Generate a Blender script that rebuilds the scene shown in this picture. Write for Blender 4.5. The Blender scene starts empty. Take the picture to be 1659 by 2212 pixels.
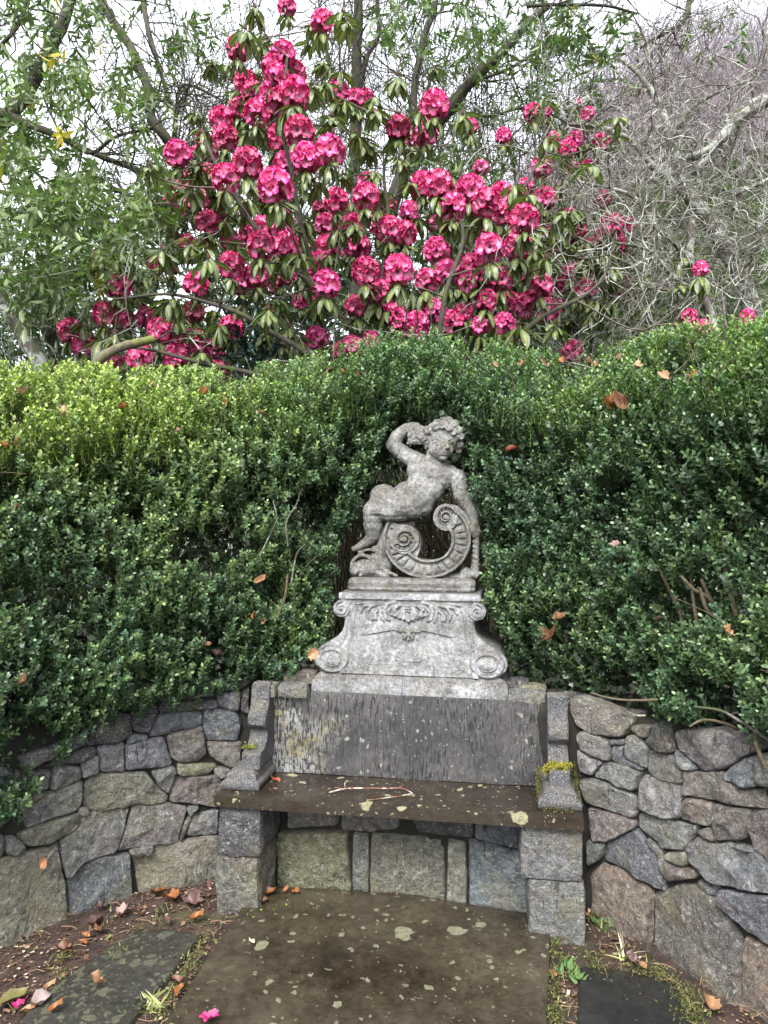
import bpy, bmesh, math, random
import numpy as np
from mathutils import Vector, Matrix
random.seed(7); rng = np.random.default_rng(7)
R = math.radians
S = bpy.context.scene
C = bpy.data.collections.new("garden"); S.collection.children.link(C)

# ------------------------------------------------------------------ camera, sky, sun, exposure
CAM_Z = 1.55
cd = bpy.data.cameras.new("camera"); cam = bpy.data.objects.new("camera", cd); C.objects.link(cam)
cam.location = (0, 0, CAM_Z); cam.rotation_euler = (R(90), 0, 0)
cd.sensor_fit = 'VERTICAL'; cd.sensor_height = 24.0
cd.lens = 12.0 / (1106.0 / 1640.0)
cd.clip_start = 0.02; cd.clip_end = 1500
S.camera = cam
S.view_settings.view_transform = 'Standard'; S.view_settings.look = 'None'
S.view_settings.gamma = 1; S.view_settings.exposure = 1.95
S.cycles.max_bounces = 6; S.cycles.diffuse_bounces = 4; S.cycles.glossy_bounces = 3
S.cycles.transmission_bounces = 3; S.cycles.caustics_reflective = False; S.cycles.caustics_refractive = False
SUN_EL, SUN_ROT = R(49), R(196)
W = bpy.data.worlds.new("World"); S.world = W; W.use_nodes = True
nt = W.node_tree; nt.nodes.clear()
sky = nt.nodes.new('ShaderNodeTexSky'); sky.sky_type = 'NISHITA'; sky.sun_disc = False
sky.sun_elevation = SUN_EL; sky.sun_rotation = SUN_ROT; sky.air_density = 1.0; sky.dust_density = 6.0; sky.ozone_density = 1.0
hs = nt.nodes.new('ShaderNodeHueSaturation'); hs.inputs['Saturation'].default_value = 0.18
mxs = nt.nodes.new('ShaderNodeMix'); mxs.data_type = 'RGBA'; mxs.inputs['Factor'].default_value = 0.6
mxs.inputs['B'].default_value = (6.6, 6.9, 7.5, 1)
bg = nt.nodes.new('ShaderNodeBackground'); bg.inputs['Strength'].default_value = 0.11
wo = nt.nodes.new('ShaderNodeOutputWorld')
nt.links.new(sky.outputs[0], hs.inputs['Color']); nt.links.new(hs.outputs[0], mxs.inputs['A'])
nt.links.new(mxs.outputs['Result'], bg.inputs[0]); nt.links.new(bg.outputs[0], wo.inputs[0])
sd = bpy.data.lights.new("sun", 'SUN'); sd.energy = 1.3; sd.angle = R(25); sd.color = (1.0, 0.97, 0.93)
sun = bpy.data.objects.new("sun", sd); C.objects.link(sun)
_d = Vector((math.sin(SUN_ROT) * math.cos(SUN_EL), math.cos(SUN_ROT) * math.cos(SUN_EL), math.sin(SUN_EL)))
sun.rotation_euler = _d.to_track_quat('Z', 'Y').to_euler(); sun.location = (0, 0, 20)

# ------------------------------------------------------------------ helpers
F = 1640.0
def P(px, py, D):   # a point seen at (px, py) of the 1659x2212 view, D metres ahead
    return np.array([(px - 829.5) / F * D, D, CAM_Z - (py - 1106.0) / F * D])
def proj(p):
    p = np.asarray(p); return 829.5 + F * p[..., 0] / p[..., 1], 1106.0 - F * (p[..., 2] - CAM_Z) / p[..., 1]
YAW = R(9.3)
BO = np.array([0.0335, 2.865]); BE = np.array([math.cos(YAW), -math.sin(YAW)]); BN = np.array([math.sin(YAW), math.cos(YAW)])
def bench_frame(x, y): return BO + BE * x + BN * y

def hash3(ix, iy, iz):
    h = (ix * 374761393 + iy * 668265263 + iz * 2147483647 + 1013904223) & 0xffffffff
    h = ((h ^ (h >> 13)) * 1274126177) & 0xffffffff
    h = h ^ (h >> 16)
    return (h & 0xffff) / 65535.0 * 2 - 1
def vnoise(p):
    p = np.asarray(p, float); i = np.floor(p).astype(np.int64); f = p - i; f = f * f * (3 - 2 * f); r = 0
    for dx in (0, 1):
        wx = f[..., 0] if dx else 1 - f[..., 0]
        for dy in (0, 1):
            wy = f[..., 1] if dy else 1 - f[..., 1]
            for dz in (0, 1):
                wz = f[..., 2] if dz else 1 - f[..., 2]
                r = r + wx * wy * wz * hash3(i[..., 0] + dx, i[..., 1] + dy, i[..., 2] + dz)
    return r
def fbm(p, o=3):
    p = np.asarray(p, float); a = 1.0; r = 0
    for k in range(o): r = r + a * vnoise(p * (2 ** k) + 17.3 * k); a *= 0.5
    return r

def link(o, parent=None, **props):
    C.objects.link(o)
    if parent is not None: o.parent = parent
    for k, v in props.items(): o[k] = v
    return o
def np_mesh(name, V, T, mat=None, col=None, uv=None, smooth=True):
    """V Nx3, T Mx3 triangles or Mx4 quads"""
    V = np.asarray(V, np.float32); T = np.asarray(T, np.int32); k = T.shape[1]
    me = bpy.data.meshes.new(name)
    me.vertices.add(len(V)); me.vertices.foreach_set("co", V.ravel())
    me.loops.add(T.size); me.loops.foreach_set("vertex_index", T.ravel())
    me.polygons.add(len(T)); me.polygons.foreach_set("loop_start", np.arange(0, T.size, k, dtype=np.int32))
    me.polygons.foreach_set("loop_total", np.full(len(T), k, np.int32))
    me.polygons.foreach_set("use_smooth", np.full(len(T), smooth, bool))
    if col is not None:
        a = me.color_attributes.new("Col", 'FLOAT_COLOR', 'POINT')
        c = np.ones((len(V), 4), np.float32); c[:, :3] = col; a.data.foreach_set("color", c.ravel())
    if uv is not None:
        u = me.uv_layers.new(name="UV"); u.data.foreach_set("uv", np.asarray(uv, np.float32)[T.ravel()].ravel())
    me.update(calc_edges=True)
    if mat: me.materials.append(mat)
    return me
def np_obj(name, V, T, mat=None, parent=None, col=None, uv=None, smooth=True, **props):
    me = np_mesh(name, V, T, mat, col, uv, smooth)
    return link(bpy.data.objects.new(name, me), parent, **props)
def empty(name, loc=(0, 0, 0), rz=0.0, **props):
    o = bpy.data.objects.new(name, None); o.location = loc; o.rotation_euler = (0, 0, rz); o.empty_display_size = .1
    return link(o, None, **props)

class Tubes:
    """collects tapered tubes into one mesh"""
    def __init__(s): s.V = []; s.T = []; s.n = 0; s.c = []
    def add(s, pts, rad, sides=5, col=None, bumpy=0.0):
        pts = np.asarray(pts, float); n = len(pts)
        rad = np.broadcast_to(np.asarray(rad, float), (n,)) if np.ndim(rad) == 0 or len(np.atleast_1d(rad)) == n else np.linspace(rad[0], rad[1], n)
        t = np.gradient(pts, axis=0); t /= np.linalg.norm(t, axis=1)[:, None] + 1e-9
        up = np.array([0, 0, 1.0]) if abs(t[0, 2]) < .9 else np.array([1.0, 0, 0])
        a = np.cross(t, up); a /= np.linalg.norm(a, axis=1)[:, None] + 1e-9; b = np.cross(t, a)
        an = np.arange(sides) * 2 * math.pi / sides
        rr = rad[:, None] * np.ones(sides)
        if bumpy: rr = rr * (1 + bumpy * rng.uniform(-1, 1, rr.shape))
        v = pts[:, None] + rr[..., None] * (np.cos(an)[None, :, None] * a[:, None] + np.sin(an)[None, :, None] * b[:, None])
        s.V.append(v.reshape(-1, 3))
        i = np.arange(n - 1)[:, None] * sides + np.arange(sides)[None]; j = np.arange(n - 1)[:, None] * sides + (np.arange(sides)[None] + 1) % sides
        q = np.stack([i, j, j + sides, i + sides], -1).reshape(-1, 4) + s.n
        s.T.append(q); s.n += n * sides
        if col is not None: s.c.append(np.tile(col, (n * sides, 1)))
    def obj(s, name, mat, parent=None, **props):
        return np_obj(name, np.concatenate(s.V), np.concatenate(s.T), mat, parent, col=(np.concatenate(s.c) if s.c else None), **props)
def catmull(pts, per=6):
    pts = np.asarray(pts, float)
    if len(pts) < 3: return np.array([pts[0] + (pts[-1] - pts[0]) * t for t in np.linspace(0, 1, per + 1)])
    p = np.vstack([2 * pts[0] - pts[1], pts, 2 * pts[-1] - pts[-2]]); out = []
    for i in range(1, len(p) - 2):
        for t in np.arange(per) / per:
            out.append(0.5 * ((2 * p[i]) + (-p[i-1] + p[i+1]) * t + (2*p[i-1] - 5*p[i] + 4*p[i+1] - p[i+2]) * t*t + (-p[i-1] + 3*p[i] - 3*p[i+1] + p[i+2]) * t**3))
    out.append(p[-2]); return np.array(out)
def in_poly(x, y, poly):
    x = np.asarray(x); y = np.asarray(y); r = np.zeros(x.shape, bool); n = len(poly)
    for i in range(n):
        x1, y1 = poly[i]; x2, y2 = poly[(i + 1) % n]
        c = ((y1 > y) != (y2 > y)) & (x < (x2 - x1) * (y - y1) / ((y2 - y1) + 1e-12) + x1); r ^= c
    return r
def frames(dirs, roll=None):
    """rotation matrices whose y axis is dirs (M,3)"""
    d = dirs / (np.linalg.norm(dirs, axis=1)[:, None] + 1e-9)
    u = np.tile([0, 0, 1.0], (len(d), 1)); u[np.abs(d[:, 2]) > .95] = [1.0, 0, 0]
    x = np.cross(d, u); x /= np.linalg.norm(x, axis=1)[:, None]; z = np.cross(x, d)
    if roll is not None:
        c = np.cos(roll)[:, None]; s_ = np.sin(roll)[:, None]; x, z = x * c + z * s_, -x * s_ + z * c
    return np.stack([x, d, z], -1)
def scatter(TV, TT, M, pos, scale, tcol=None, icol=None):
    """copy a template (V,3)/(T,k) by M rotations, positions, scales; colours = template tint * instance colour"""
    V = np.einsum('mij,vj->mvi', M, TV) * np.asarray(scale)[:, None, None] + pos[:, None]
    n = len(TV); T = (TT[None] + (np.arange(len(pos)) * n)[:, None, None]).reshape(-1, TT.shape[1])
    col = None
    if icol is not None:
        tc = np.ones((n, 3)) if tcol is None else tcol
        col = (icol[:, None, :] * tc[None]).reshape(-1, 3)
    return V.reshape(-1, 3), T, col
def merge(parts):
    V = []; T = []; Cc = []; n = 0
    for v, t, c in parts:
        V.append(v); T.append(t + n); n += len(v); Cc.append(c)
    return np.concatenate(V), np.concatenate(T), (np.concatenate(Cc) if Cc[0] is not None else None)

# ------------------------------------------------------------------ materials
class NT:
    def __init__(s, name):
        s.m = bpy.data.materials.new(name); s.m.use_nodes = True; s.t = s.m.node_tree; s.t.nodes.clear()
        s.out = s.n('ShaderNodeOutputMaterial'); s.b = s.n('ShaderNodeBsdfPrincipled'); s.l(s.b.outputs[0], s.out.inputs[0])
        s.tc = s.n('ShaderNodeTexCoord')
    def n(s, k): return s.t.nodes.new(k)
    def l(s, a, b): s.t.links.new(a, b)
    def setv(s, inp, v):
        if isinstance(v, bpy.types.NodeSocket): s.l(v, inp)
        else: inp.default_value = v if not (isinstance(v, tuple) and len(v) == 3 and inp.type == 'RGBA') else (*v, 1)
    def coord(s, scale=(1, 1, 1), src='Object'):
        m = s.n('ShaderNodeMapping'); s.l(s.tc.outputs[src], m.inputs[0]); m.inputs['Scale'].default_value = scale; return m.outputs[0]
    def noise(s, scale, det=4, rough=.6, vec=None, dist=0):
        n = s.n('ShaderNodeTexNoise'); s.l(vec if vec else s.coord(), n.inputs['Vector'])
        n.inputs['Scale'].default_value = scale; n.inputs['Detail'].default_value = det; n.inputs['Roughness'].default_value = rough; n.inputs['Distortion'].default_value = dist
        return n.outputs['Fac']
    def voro(s, scale, vec=None, feat='F1', out='Distance'):
        n = s.n('ShaderNodeTexVoronoi'); n.feature = feat; s.l(vec if vec else s.coord(), n.inputs['Vector']); n.inputs['Scale'].default_value = scale
        return n.outputs[out]
    def ramp(s, f, stops, interp='LINEAR'):
        r = s.n('ShaderNodeValToRGB'); s.l(f, r.inputs[0]); e = r.color_ramp.elements; r.color_ramp.interpolation = interp
        while len(e) < len(stops): e.new(.5)
        for el, (p, c) in zip(e, stops):
            el.position = p; el.color = (*c, 1) if isinstance(c, tuple) else (c, c, c, 1)
        return r.outputs[0]
    def mix(s, f, a, b, mode='MIX'):
        m = s.n('ShaderNodeMix'); m.data_type = 'RGBA'; m.blend_type = mode
        s.setv(m.inputs['Factor'], f); s.setv(m.inputs['A'], a); s.setv(m.inputs['B'], b); return m.outputs['Result']
    def math(s, op, a, b=0.0, clamp=False):
        m = s.n('ShaderNodeMath'); m.operation = op; m.use_clamp = clamp; s.setv(m.inputs[0], a); s.setv(m.inputs[1], b); return m.outputs[0]
    def bump(s, h, strength=.5, dist=.01):
        b = s.n('ShaderNodeBump'); b.inputs['Strength'].default_value = strength; b.inputs['Distance'].default_value = dist
        s.l(h, b.inputs['Height']); s.l(b.outputs[0], s.b.inputs['Normal'])
    def fin(s, col=None, rough=None, **kw):
        if col is not None: s.setv(s.b.inputs['Base Color'], col)
        if rough is not None: s.setv(s.b.inputs['Roughness'], rough)
        for k, v in kw.items(): s.setv(s.b.inputs[k], v)
        return s.m
    def attr(s, name='Col'):
        a = s.n('ShaderNodeAttribute'); a.attribute_name = name; return a.outputs['Color']
    def objcol(s): return s.n('ShaderNodeObjectInfo').outputs['Color']
    def objrand(s): return s.n('ShaderNodeObjectInfo').outputs['Random']

def leaf_mat(name, rough=.42, trans=.2, spec=.5):
    k = NT(name); c = k.attr()
    v = k.mix(.35, c, k.ramp(k.noise(160, 2), [(.3, (.55, .55, .55)), (.7, (1.35, 1.35, 1.2))]), 'MULTIPLY')
    k.fin(v, rough); k.b.inputs['Specular IOR Level'].default_value = spec
    tr = k.n('ShaderNodeBsdfTranslucent'); k.l(k.mix(1, v, (1.0, 1.5, .5), 'MULTIPLY'), tr.inputs[0])
    ms = k.n('ShaderNodeMixShader'); ms.inputs[0].default_value = trans
    k.l(k.b.outputs[0], ms.inputs[1]); k.l(tr.outputs[0], ms.inputs[2]); k.l(ms.outputs[0], k.out.inputs[0])
    return k.m
def bark_mat(name, a, b, scale=30, rough=.85, lichen=None, moss=None):
    k = NT(name); c = k.ramp(k.noise(scale, 6, .7), [(.3, a), (.7, b)])
    if lichen: c = k.mix(k.ramp(k.noise(scale * .5, 5, .7), [(.48, 0.0), (.56, 1.0)]), c, lichen)
    if moss: c = k.mix(k.ramp(k.noise(9, 4, .6), [(.5, 0.0), (.6, 1.0)]), c, moss)
    k.bump(k.noise(scale * 3, 5), .6, .004); return k.fin(c, rough)

def wall_stone_mat():
    k = NT("wall stone"); base = k.objcol()
    n1 = k.noise(5, 6, .7); n2 = k.noise(38, 7, .75); n3 = k.noise(170, 4, .7)
    c = k.mix(1, base, k.ramp(n2, [(.30, (.25, .25, .26)), (.5, (.95, .95, .95)), (.70, (2.1, 2.07, 2.0))]), 'MULTIPLY')
    c = k.mix(k.ramp(n1, [(.5, 0.0), (.68, .65)]), c, (.17, .155, .085))          # olive algae
    c = k.mix(k.ramp(k.noise(9, 5, .65, dist=.5), [(.56, 0.0), (.72, .5)]), c, (.15, .085, .06))      # iron stain
    sp = k.ramp(n3, [(.56, 0.0), (.66, .85)]); c = k.mix(sp, c, (.42, .43, .42))       # crystals
    c = k.mix(k.ramp(k.noise(120, 3, .6), [(.27, .8), (.36, 0.0)]), c, (.025, .025, .028))
    lc = k.math('MULTIPLY', k.ramp(k.noise(24, 4, .6, dist=.8), [(.60, 0.0), (.64, 1.0)]), k.ramp(k.noise(60, 3), [(.42, 0.0), (.5, .7)]))
    c = k.mix(lc, c, (.36, .37, .33))
    dr = k.math('MULTIPLY', k.ramp(k.noise(3.2, 3, .6, vec=k.coord((22, 22, 2.4))), [(.60, 0.0), (.64, 1.0)]), k.ramp(k.noise(3.5, 3), [(.5, 0.0), (.6, 1.0)]))
    c = k.mix(k.math('MULTIPLY', dr, .8), c, (.02, .02, .021))
    h = k.math('ADD', k.math('MULTIPLY', n2, 1.0), k.math('MULTIPLY', n3, .35)); h = k.math('ADD', h, k.math('MULTIPLY', k.noise(11, 5, .65, dist=.6), 2.2))
    k.bump(h, 1.0, .016)
    return k.fin(c, k.ramp(n2, [(.3, .45), (.7, .75)]))
def pale_stone_mat(name, dark=(.10, .10, .095), mid=(.185, .187, .185), light=(.38, .39, .405), yellow=.25):
    k = NT(name); n1 = k.noise(6, 5, .65); n2 = k.noise(60, 8, .8); n3 = k.noise(260, 4, .7)
    c = k.mix(k.ramp(n1, [(.38, 0.0), (.62, 1.0)]), mid, light)
    nrm = k.n('ShaderNodeNewGeometry'); sep = k.n('ShaderNodeSeparateXYZ'); k.l(nrm.outputs['Normal'], sep.inputs[0])
    wear = k.math('ADD', k.math('MULTIPLY', sep.outputs['Z'], .5), k.math('MULTIPLY', k.math('SUBTRACT', k.noise(9, 5, .7), .5), 1.6))   # lichen settles on faces open to the rain
    c = k.mix(k.ramp(wear, [(.0, 0.0), (.35, .85)]), c, (.085, .077, .066))
    c = k.mix(1, c, k.ramp(n2, [(.32, (.22, .22, .23)), (.5, (.9, .9, .9)), (.68, (1.7, 1.7, 1.68))]), 'MULTIPLY')
    c = k.mix(k.ramp(n3, [(.56, 0.0), (.66, .75)]), c, (.55, .56, .56))
    c = k.mix(k.ramp(k.noise(210, 4, .7), [(.33, .85), (.43, 0.0)]), c, (.045, .045, .045))
    c = k.mix(k.math('MULTIPLY', k.ramp(k.noise(14, 5, .7), [(.55, 0.0), (.68, 1.0)]), yellow), c, (.30, .25, .10))
    vs = k.voro(26); c = k.mix(k.ramp(k.math('ADD', vs, k.math('MULTIPLY', k.noise(70, 3), .3)), [(.20, .75), (.26, 0.0)]), c, (.09, .088, .08))
    k.bump(k.math('ADD', n2, k.math('MULTIPLY', n3, .6)), .75, .005)
    return k.fin(c, .88)
def seat_mat(name, base_a, base_b, lich=(.33, .31, .19), wet=.22, thr=.17, scale=16, streak=False):
    k = NT(name); n1 = k.noise(2.2, 5, .65); n2 = k.noise(30, 7, .75)
    c = k.mix(k.ramp(n1, [(.35, 0.0), (.65, 1.0)]), base_a, base_b)
    c = k.mix(1, c, k.ramp(n2, [(.3, (.5, .5, .5)), (.7, (1.5, 1.5, 1.45))]), 'MULTIPLY')
    w = k.n('ShaderNodeVectorMath'); w.operation = 'ADD'; nn = k.n('ShaderNodeTexNoise'); nn.inputs['Scale'].default_value = 26; nn.inputs['Detail'].default_value = 4
    k.l(k.coord(), nn.inputs['Vector']); sc = k.n('ShaderNodeVectorMath'); sc.operation = 'SCALE'; sc.inputs['Scale'].default_value = .05; k.l(nn.outputs['Color'], sc.inputs[0])
    k.l(k.coord(), w.inputs[0]); k.l(sc.outputs[0], w.inputs[1])
    for s_, th, amt in ((scale, thr, 1), (scale * 2.3, thr * .85, .9), (scale * 5, thr * .8, .7)):
        v = k.n('ShaderNodeTexVoronoi'); v.inputs['Scale'].default_value = s_; k.l(w.outputs[0], v.inputs['Vector'])
        sep = k.n('ShaderNodeSeparateColor'); k.l(v.outputs['Color'], sep.inputs[0])
        siz = k.math('MULTIPLY', k.math('POWER', sep.outputs[0], 3.0), th * 2.2)       # each spot its own size, most of them none
        m = k.math('MULTIPLY', k.math('LESS_THAN', v.outputs['Distance'], siz), amt)
        c = k.mix(k.math('MULTIPLY', m, k.ramp(k.noise(80, 4), [(.3, .35), (.6, .95)])), c, lich)
    if streak:
        sx_ = k.n('ShaderNodeSeparateXYZ'); k.l(k.tc.outputs['Object'], sx_.inputs[0])          # pale crusty lichen colony on the left end of the slab
        col_ = k.math('MULTIPLY', k.ramp(k.math('ADD', k.math('MULTIPLY', sx_.outputs['X'], -1.0), k.math('MULTIPLY', k.math('SUBTRACT', k.noise(7, 4), .5), .7)), [(.30, 0.0), (.52, 1.0)]), k.ramp(k.noise(38, 5, .7), [(.42, 0.0), (.52, .8)]))
        c = k.mix(col_, c, k.mix(k.ramp(k.noise(9, 3), [(.5, 0.0), (.62, 1.0)]), (.33, .33, .31), (.30, .25, .10)))
        dr = k.math('MULTIPLY', k.ramp(k.noise(3.3, 3, .6, vec=k.coord((44, 44, 6.5))), [(.53, 0.0), (.56, 1.0)]), k.ramp(k.noise(2.6, 3, vec=k.coord((1.3, 1, .8))), [(.30, .15), (.44, 1.0)]))
        c = k.mix(k.math('MULTIPLY', dr, .93), c, (.014, .014, .015))
    k.bump(k.math('ADD', n2, k.math('MULTIPLY', n1, .8)), .35, .004)
    return k.fin(c, k.ramp(k.noise(3.5, 5, .6), [(.38, wet), (.62, wet + .35)]))

M_wall = wall_stone_mat()
M_mortar = NT("wall mortar"); M_mortar = M_mortar.fin(M_mortar.ramp(M_mortar.noise(25, 6, .7), [(.3, (.006, .006, .005)), (.62, (.02, .018, .013)), (.75, (.07, .07, .035))]), .95)
M_pale = pale_stone_mat("carved limestone")
M_statue = pale_stone_mat("statue limestone", mid=(.125, .119, .107), light=(.32, .32, .31), yellow=.25)
M_dark = pale_stone_mat("dark basalt", mid=(.045, .046, .052), light=(.085, .086, .094), yellow=.15)
M_seat = seat_mat("wet seat stone", (.017, .011, .009), (.042, .034, .023), wet=.08, scale=14)
M_back = seat_mat("backrest stone", (.038, .037, .039), (.105, .10, .10), lich=(.26, .26, .23), wet=.5, scale=34, thr=.16, streak=True)
M_slab = seat_mat("wet paving stone", (.018, .0125, .008), (.066, .054, .037), lich=(.21, .21, .14), wet=.07, scale=10, thr=.17)
M_slab2 = seat_mat("lichened paving stone", (.022, .021, .019), (.045, .043, .035), lich=(.095, .098, .065), wet=.35, scale=22, thr=.34)
M_slab3 = seat_mat("dark paving stone", (.012, .012, .013), (.022, .022, .021), lich=(.2, .2, .13), wet=.2, scale=8, thr=.1)
M_hedge = leaf_mat("box leaf", .36, .25, .5)
M_leaf = leaf_mat("tree leaf", .42, .25)
M_twig = bark_mat("hedge twig", (.045, .035, .022), (.15, .12, .07), 60)
M_bark = bark_mat("tree bark", (.018, .016, .013), (.065, .055, .043), 18, moss=(.05, .06, .015))
M_lich = bark_mat("lichened bark", (.05, .043, .035), (.17, .155, .13), 14, lichen=(.33, .35, .31), moss=(.06, .07, .03))
M_ltwig = bark_mat("lichened twig", (.07, .06, .045), (.24, .22, .18), 12, lichen=(.42, .43, .39))
M_petal = NT("rhododendron petal"); _c = M_petal.attr(); M_petal.l(_c, M_petal.b.inputs['Base Color']); M_petal = M_petal.fin(None, .5)
M_dry = NT("dead leaf"); _c = M_dry.mix(1, M_dry.objcol(), M_dry.ramp(M_dry.noise(50, 5, .7), [(.3, (.35, .3, .3)), (.55, (1.0, 1.0, 1.0)), (.75, (1.4, 1.35, 1.3))]), 'MULTIPLY'); M_dry = M_dry.fin(_c, .5)
M_litter = NT("litter"); _c = M_litter.attr(); M_litter = M_litter.fin(_c, .7)
def variegated_mat():
    k = NT("variegated rhododendron leaf"); uvn = k.n('ShaderNodeUVMap'); sep = k.n('ShaderNodeSeparateXYZ'); k.l(uvn.outputs[0], sep.inputs[0])
    d = k.math('ABSOLUTE', k.math('SUBTRACT', sep.outputs[0], .5))            # 0 midrib .. .5 edge
    e = k.math('ADD', d, k.math('MULTIPLY', k.math('ABSOLUTE', k.math('SUBTRACT', sep.outputs[1], .45)), .33))
    e = k.math('ADD', e, k.math('MULTIPLY', k.math('SUBTRACT', k.noise(45, 3, .6), .5), .75))
    blotch = k.ramp(e, [(.13, 1.0), (.20, 0.0)])
    g = k.mix(k.objrand(), (.062, .098, .044), (.105, .142, .062))
    g = k.mix(.5, g, k.ramp(k.noise(14, 3), [(.35, (.5, .6, .5)), (.65, (1.5, 1.5, 1.4))]), 'MULTIPLY')
    c = k.mix(k.math('MULTIPLY', blotch, .8), g, (.34, .335, .085)); c = k.mix(k.math('MULTIPLY', k.ramp(d, [(.0, .6), (.03, 0.0)]), 1), c, (.22, .24, .09))
    k.fin(c, .38)
    tr = k.n('ShaderNodeBsdfTranslucent'); k.l(k.mix(1, c, (1.0, 1.4, .6), 'MULTIPLY'), tr.inputs[0]); ms = k.n('ShaderNodeMixShader'); ms.inputs[0].default_value = .18
    k.l(k.b.outputs[0], ms.inputs[1]); k.l(tr.outputs[0], ms.inputs[2]); k.l(ms.outputs[0], k.out.inputs[0]); return k.m
M_var = variegated_mat()
def soil_mat():
    k = NT("soil"); n = k.noise(14, 8, .75); c = k.ramp(n, [(.3, (.018, .010, .008)), (.5, (.045, .026, .020)), (.68, (.095, .06, .042))])
    c = k.mix(k.ramp(k.noise(3, 4), [(.54, 0.0), (.66, .7)]), c, (.07, .075, .025))
    c = k.mix(k.ramp(k.noise(160, 3, .6), [(.62, 0.0), (.68, .7)]), c, (.22, .17, .12))
    k.bump(k.math('ADD', n, k.math('MULTIPLY', k.noise(90, 5), .5)), .9, .02); return k.fin(c, .9)
M_soil = soil_mat()
M_moss = NT("moss"); _c = M_moss.attr(); M_moss = M_moss.fin(_c, .8)

# ------------------------------------------------------------------ ground, hill
def hill_z(x, y):
    x = np.asarray(x, float); y = np.asarray(y, float)
    t = np.clip((y - 3.6) / 1.0, 0, 1); base = .45 * t * t * (3 - 2 * t)
    far = np.clip(y - 8.2, 0, None); far = np.where(far > 45, 45 + (far - 45) * .12, far)
    side = np.clip((x / np.maximum(y, 2.0) + .15) / .57, 0, 1); side = side * side * (3 - 2 * side)
    h = far * (.10 + .64 * side)
    return base + h + .25 * vnoise(np.stack([x * .3, y * .3, 0 * x], -1)) * np.clip((y - 4) / 4, 0, 1)
def grid_obj(name, xs, ys, zf, mat, **props):
    X, Y = np.meshgrid(xs, ys); Z = zf(X, Y); V = np.stack([X, Y, Z], -1).reshape(-1, 3); nx = len(xs)
    i = (np.arange(len(ys) - 1)[:, None] * nx + np.arange(nx - 1)[None]).ravel()
    return np_obj(name, V, np.stack([i, i + 1, i + nx + 1, i + nx], -1), mat, **props)
def near_z(X, Y):
    p = np.stack([X * 9, Y * 9, 0 * X], -1)
    return -.018 + .009 * fbm(p, 3)
grid_obj("ground", np.linspace(-2.6, 2.6, 330), np.linspace(.2, 3.9, 240), near_z, M_soil, kind="structure", label="brown soil with leaf litter round the paving")
def outer_z(X, Y):
    return np.where((np.abs(X) < 2.5) & (Y > .3) & (Y < 3.7), -.25, hill_z(X, Y) - .03)
xs = np.concatenate([np.linspace(-700, -42, 16), np.linspace(-40, 60, 141), np.linspace(65, 700, 16)])
ys = np.concatenate([np.linspace(-700, -10, 14), np.linspace(-8, 60, 137), np.linspace(65, 900, 22)])
k = NT("woodland floor"); _c = k.ramp(k.noise(1.2, 8, .7), [(.35, (.012, .015, .006)), (.5, (.028, .024, .014)), (.65, (.05, .038, .028))]); k.bump(k.noise(6, 7), .8, .1); M_wood = k.fin(_c, .95)
grid_obj("terrain", xs, ys, outer_z, M_wood, kind="structure", label="rising woodland bank beyond the hedge")

# ------------------------------------------------------------------ paving
paving = empty("paving", (0, 2.4, 0), kind="structure", label="stone flags in front of the bench")
def slab(poly, z, thick, mat, parent, seed, name="flagstone", amp=.0025, **props):
    """a flagstone from its outline on the ground: top slightly uneven, edge worn"""
    poly = np.asarray(poly, float); B = []
    r = np.random.default_rng(seed)
    for i in range(len(poly)):
        a, b = poly[i], poly[(i + 1) % len(poly)]; n = max(2, int(np.linalg.norm(b - a) / .04))
        for t in np.arange(n) / n: B.append(a + (b - a) * t)
    B = np.array(B); c = B.mean(0); d = c - B; L = np.linalg.norm(d, axis=1)[:, None]; u = d / L
    B = B + u * (.006 * vnoise(np.c_[B * 18, np.full(len(B), seed)]) + .004)[:, None]
    rings = [(B, -thick), (B - u * .001, -.008), (B + u * .006, -.0015)]
    for s_ in (.05, .15, .3, .5, .7, .88): rings.append((B + (c - B) * s_, 0))
    V = []
    for pts, dz in rings:
        zz = z + dz + amp * fbm(np.c_[pts * 5, np.full(len(pts), seed)], 2) * (dz > -.005); V.append(np.c_[pts, zz])
    n = len(B); V.append(np.array([[c[0], c[1], z]])); V = np.concatenate(V); T = []
    for k_ in range(len(rings) - 1):
        for i in range(n):
            j = (i + 1) % n; a = k_ * n; T += [(a + i, a + j, a + n + j), (a + i, a + n + j, a + n + i)]
    a = (len(rings) - 1) * n
    for i in range(n): T.append((a + i, a + (i + 1) % n, len(V) - 1))
    T = np.array(T)
    if np.sum(np.cross(poly, np.roll(poly, -1, 0))) < 0: T = T[:, ::-1]
    o = np_obj(name, V, T, mat, parent, **props); o.matrix_parent_inverse = parent.matrix_basis.inverted() if parent else Matrix(); return o
def gp(px, py, z=0.0):
    D = (CAM_Z - z) * F / (py - 1106); return [(px - 829.5) / F * D, D]
bpy.context.view_layer.update()
slab([gp(560, 1915), gp(900, 1935), gp(1190, 1985), gp(1190, 2030), gp(1185, 2212), bench_frame(.62, -1.6), bench_frame(-.6, -1.6), gp(352, 2212), gp(508, 1982), gp(530, 1950)], .012, .06, M_slab, paving, 1, label="wide wet brown flagstone in front of the bench")
slab([gp(288, 2012), gp(352, 2006), gp(437, 2016), gp(385, 2085), gp(330, 2150), gp(285, 2212), bench_frame(-.75, -1.5), bench_frame(-1.35, -1.5), gp(36, 2212), gp(130, 2120), gp(215, 2062)], .006, .06, M_slab2, paving, 2, label="lichen mottled flagstone at the left")
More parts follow.
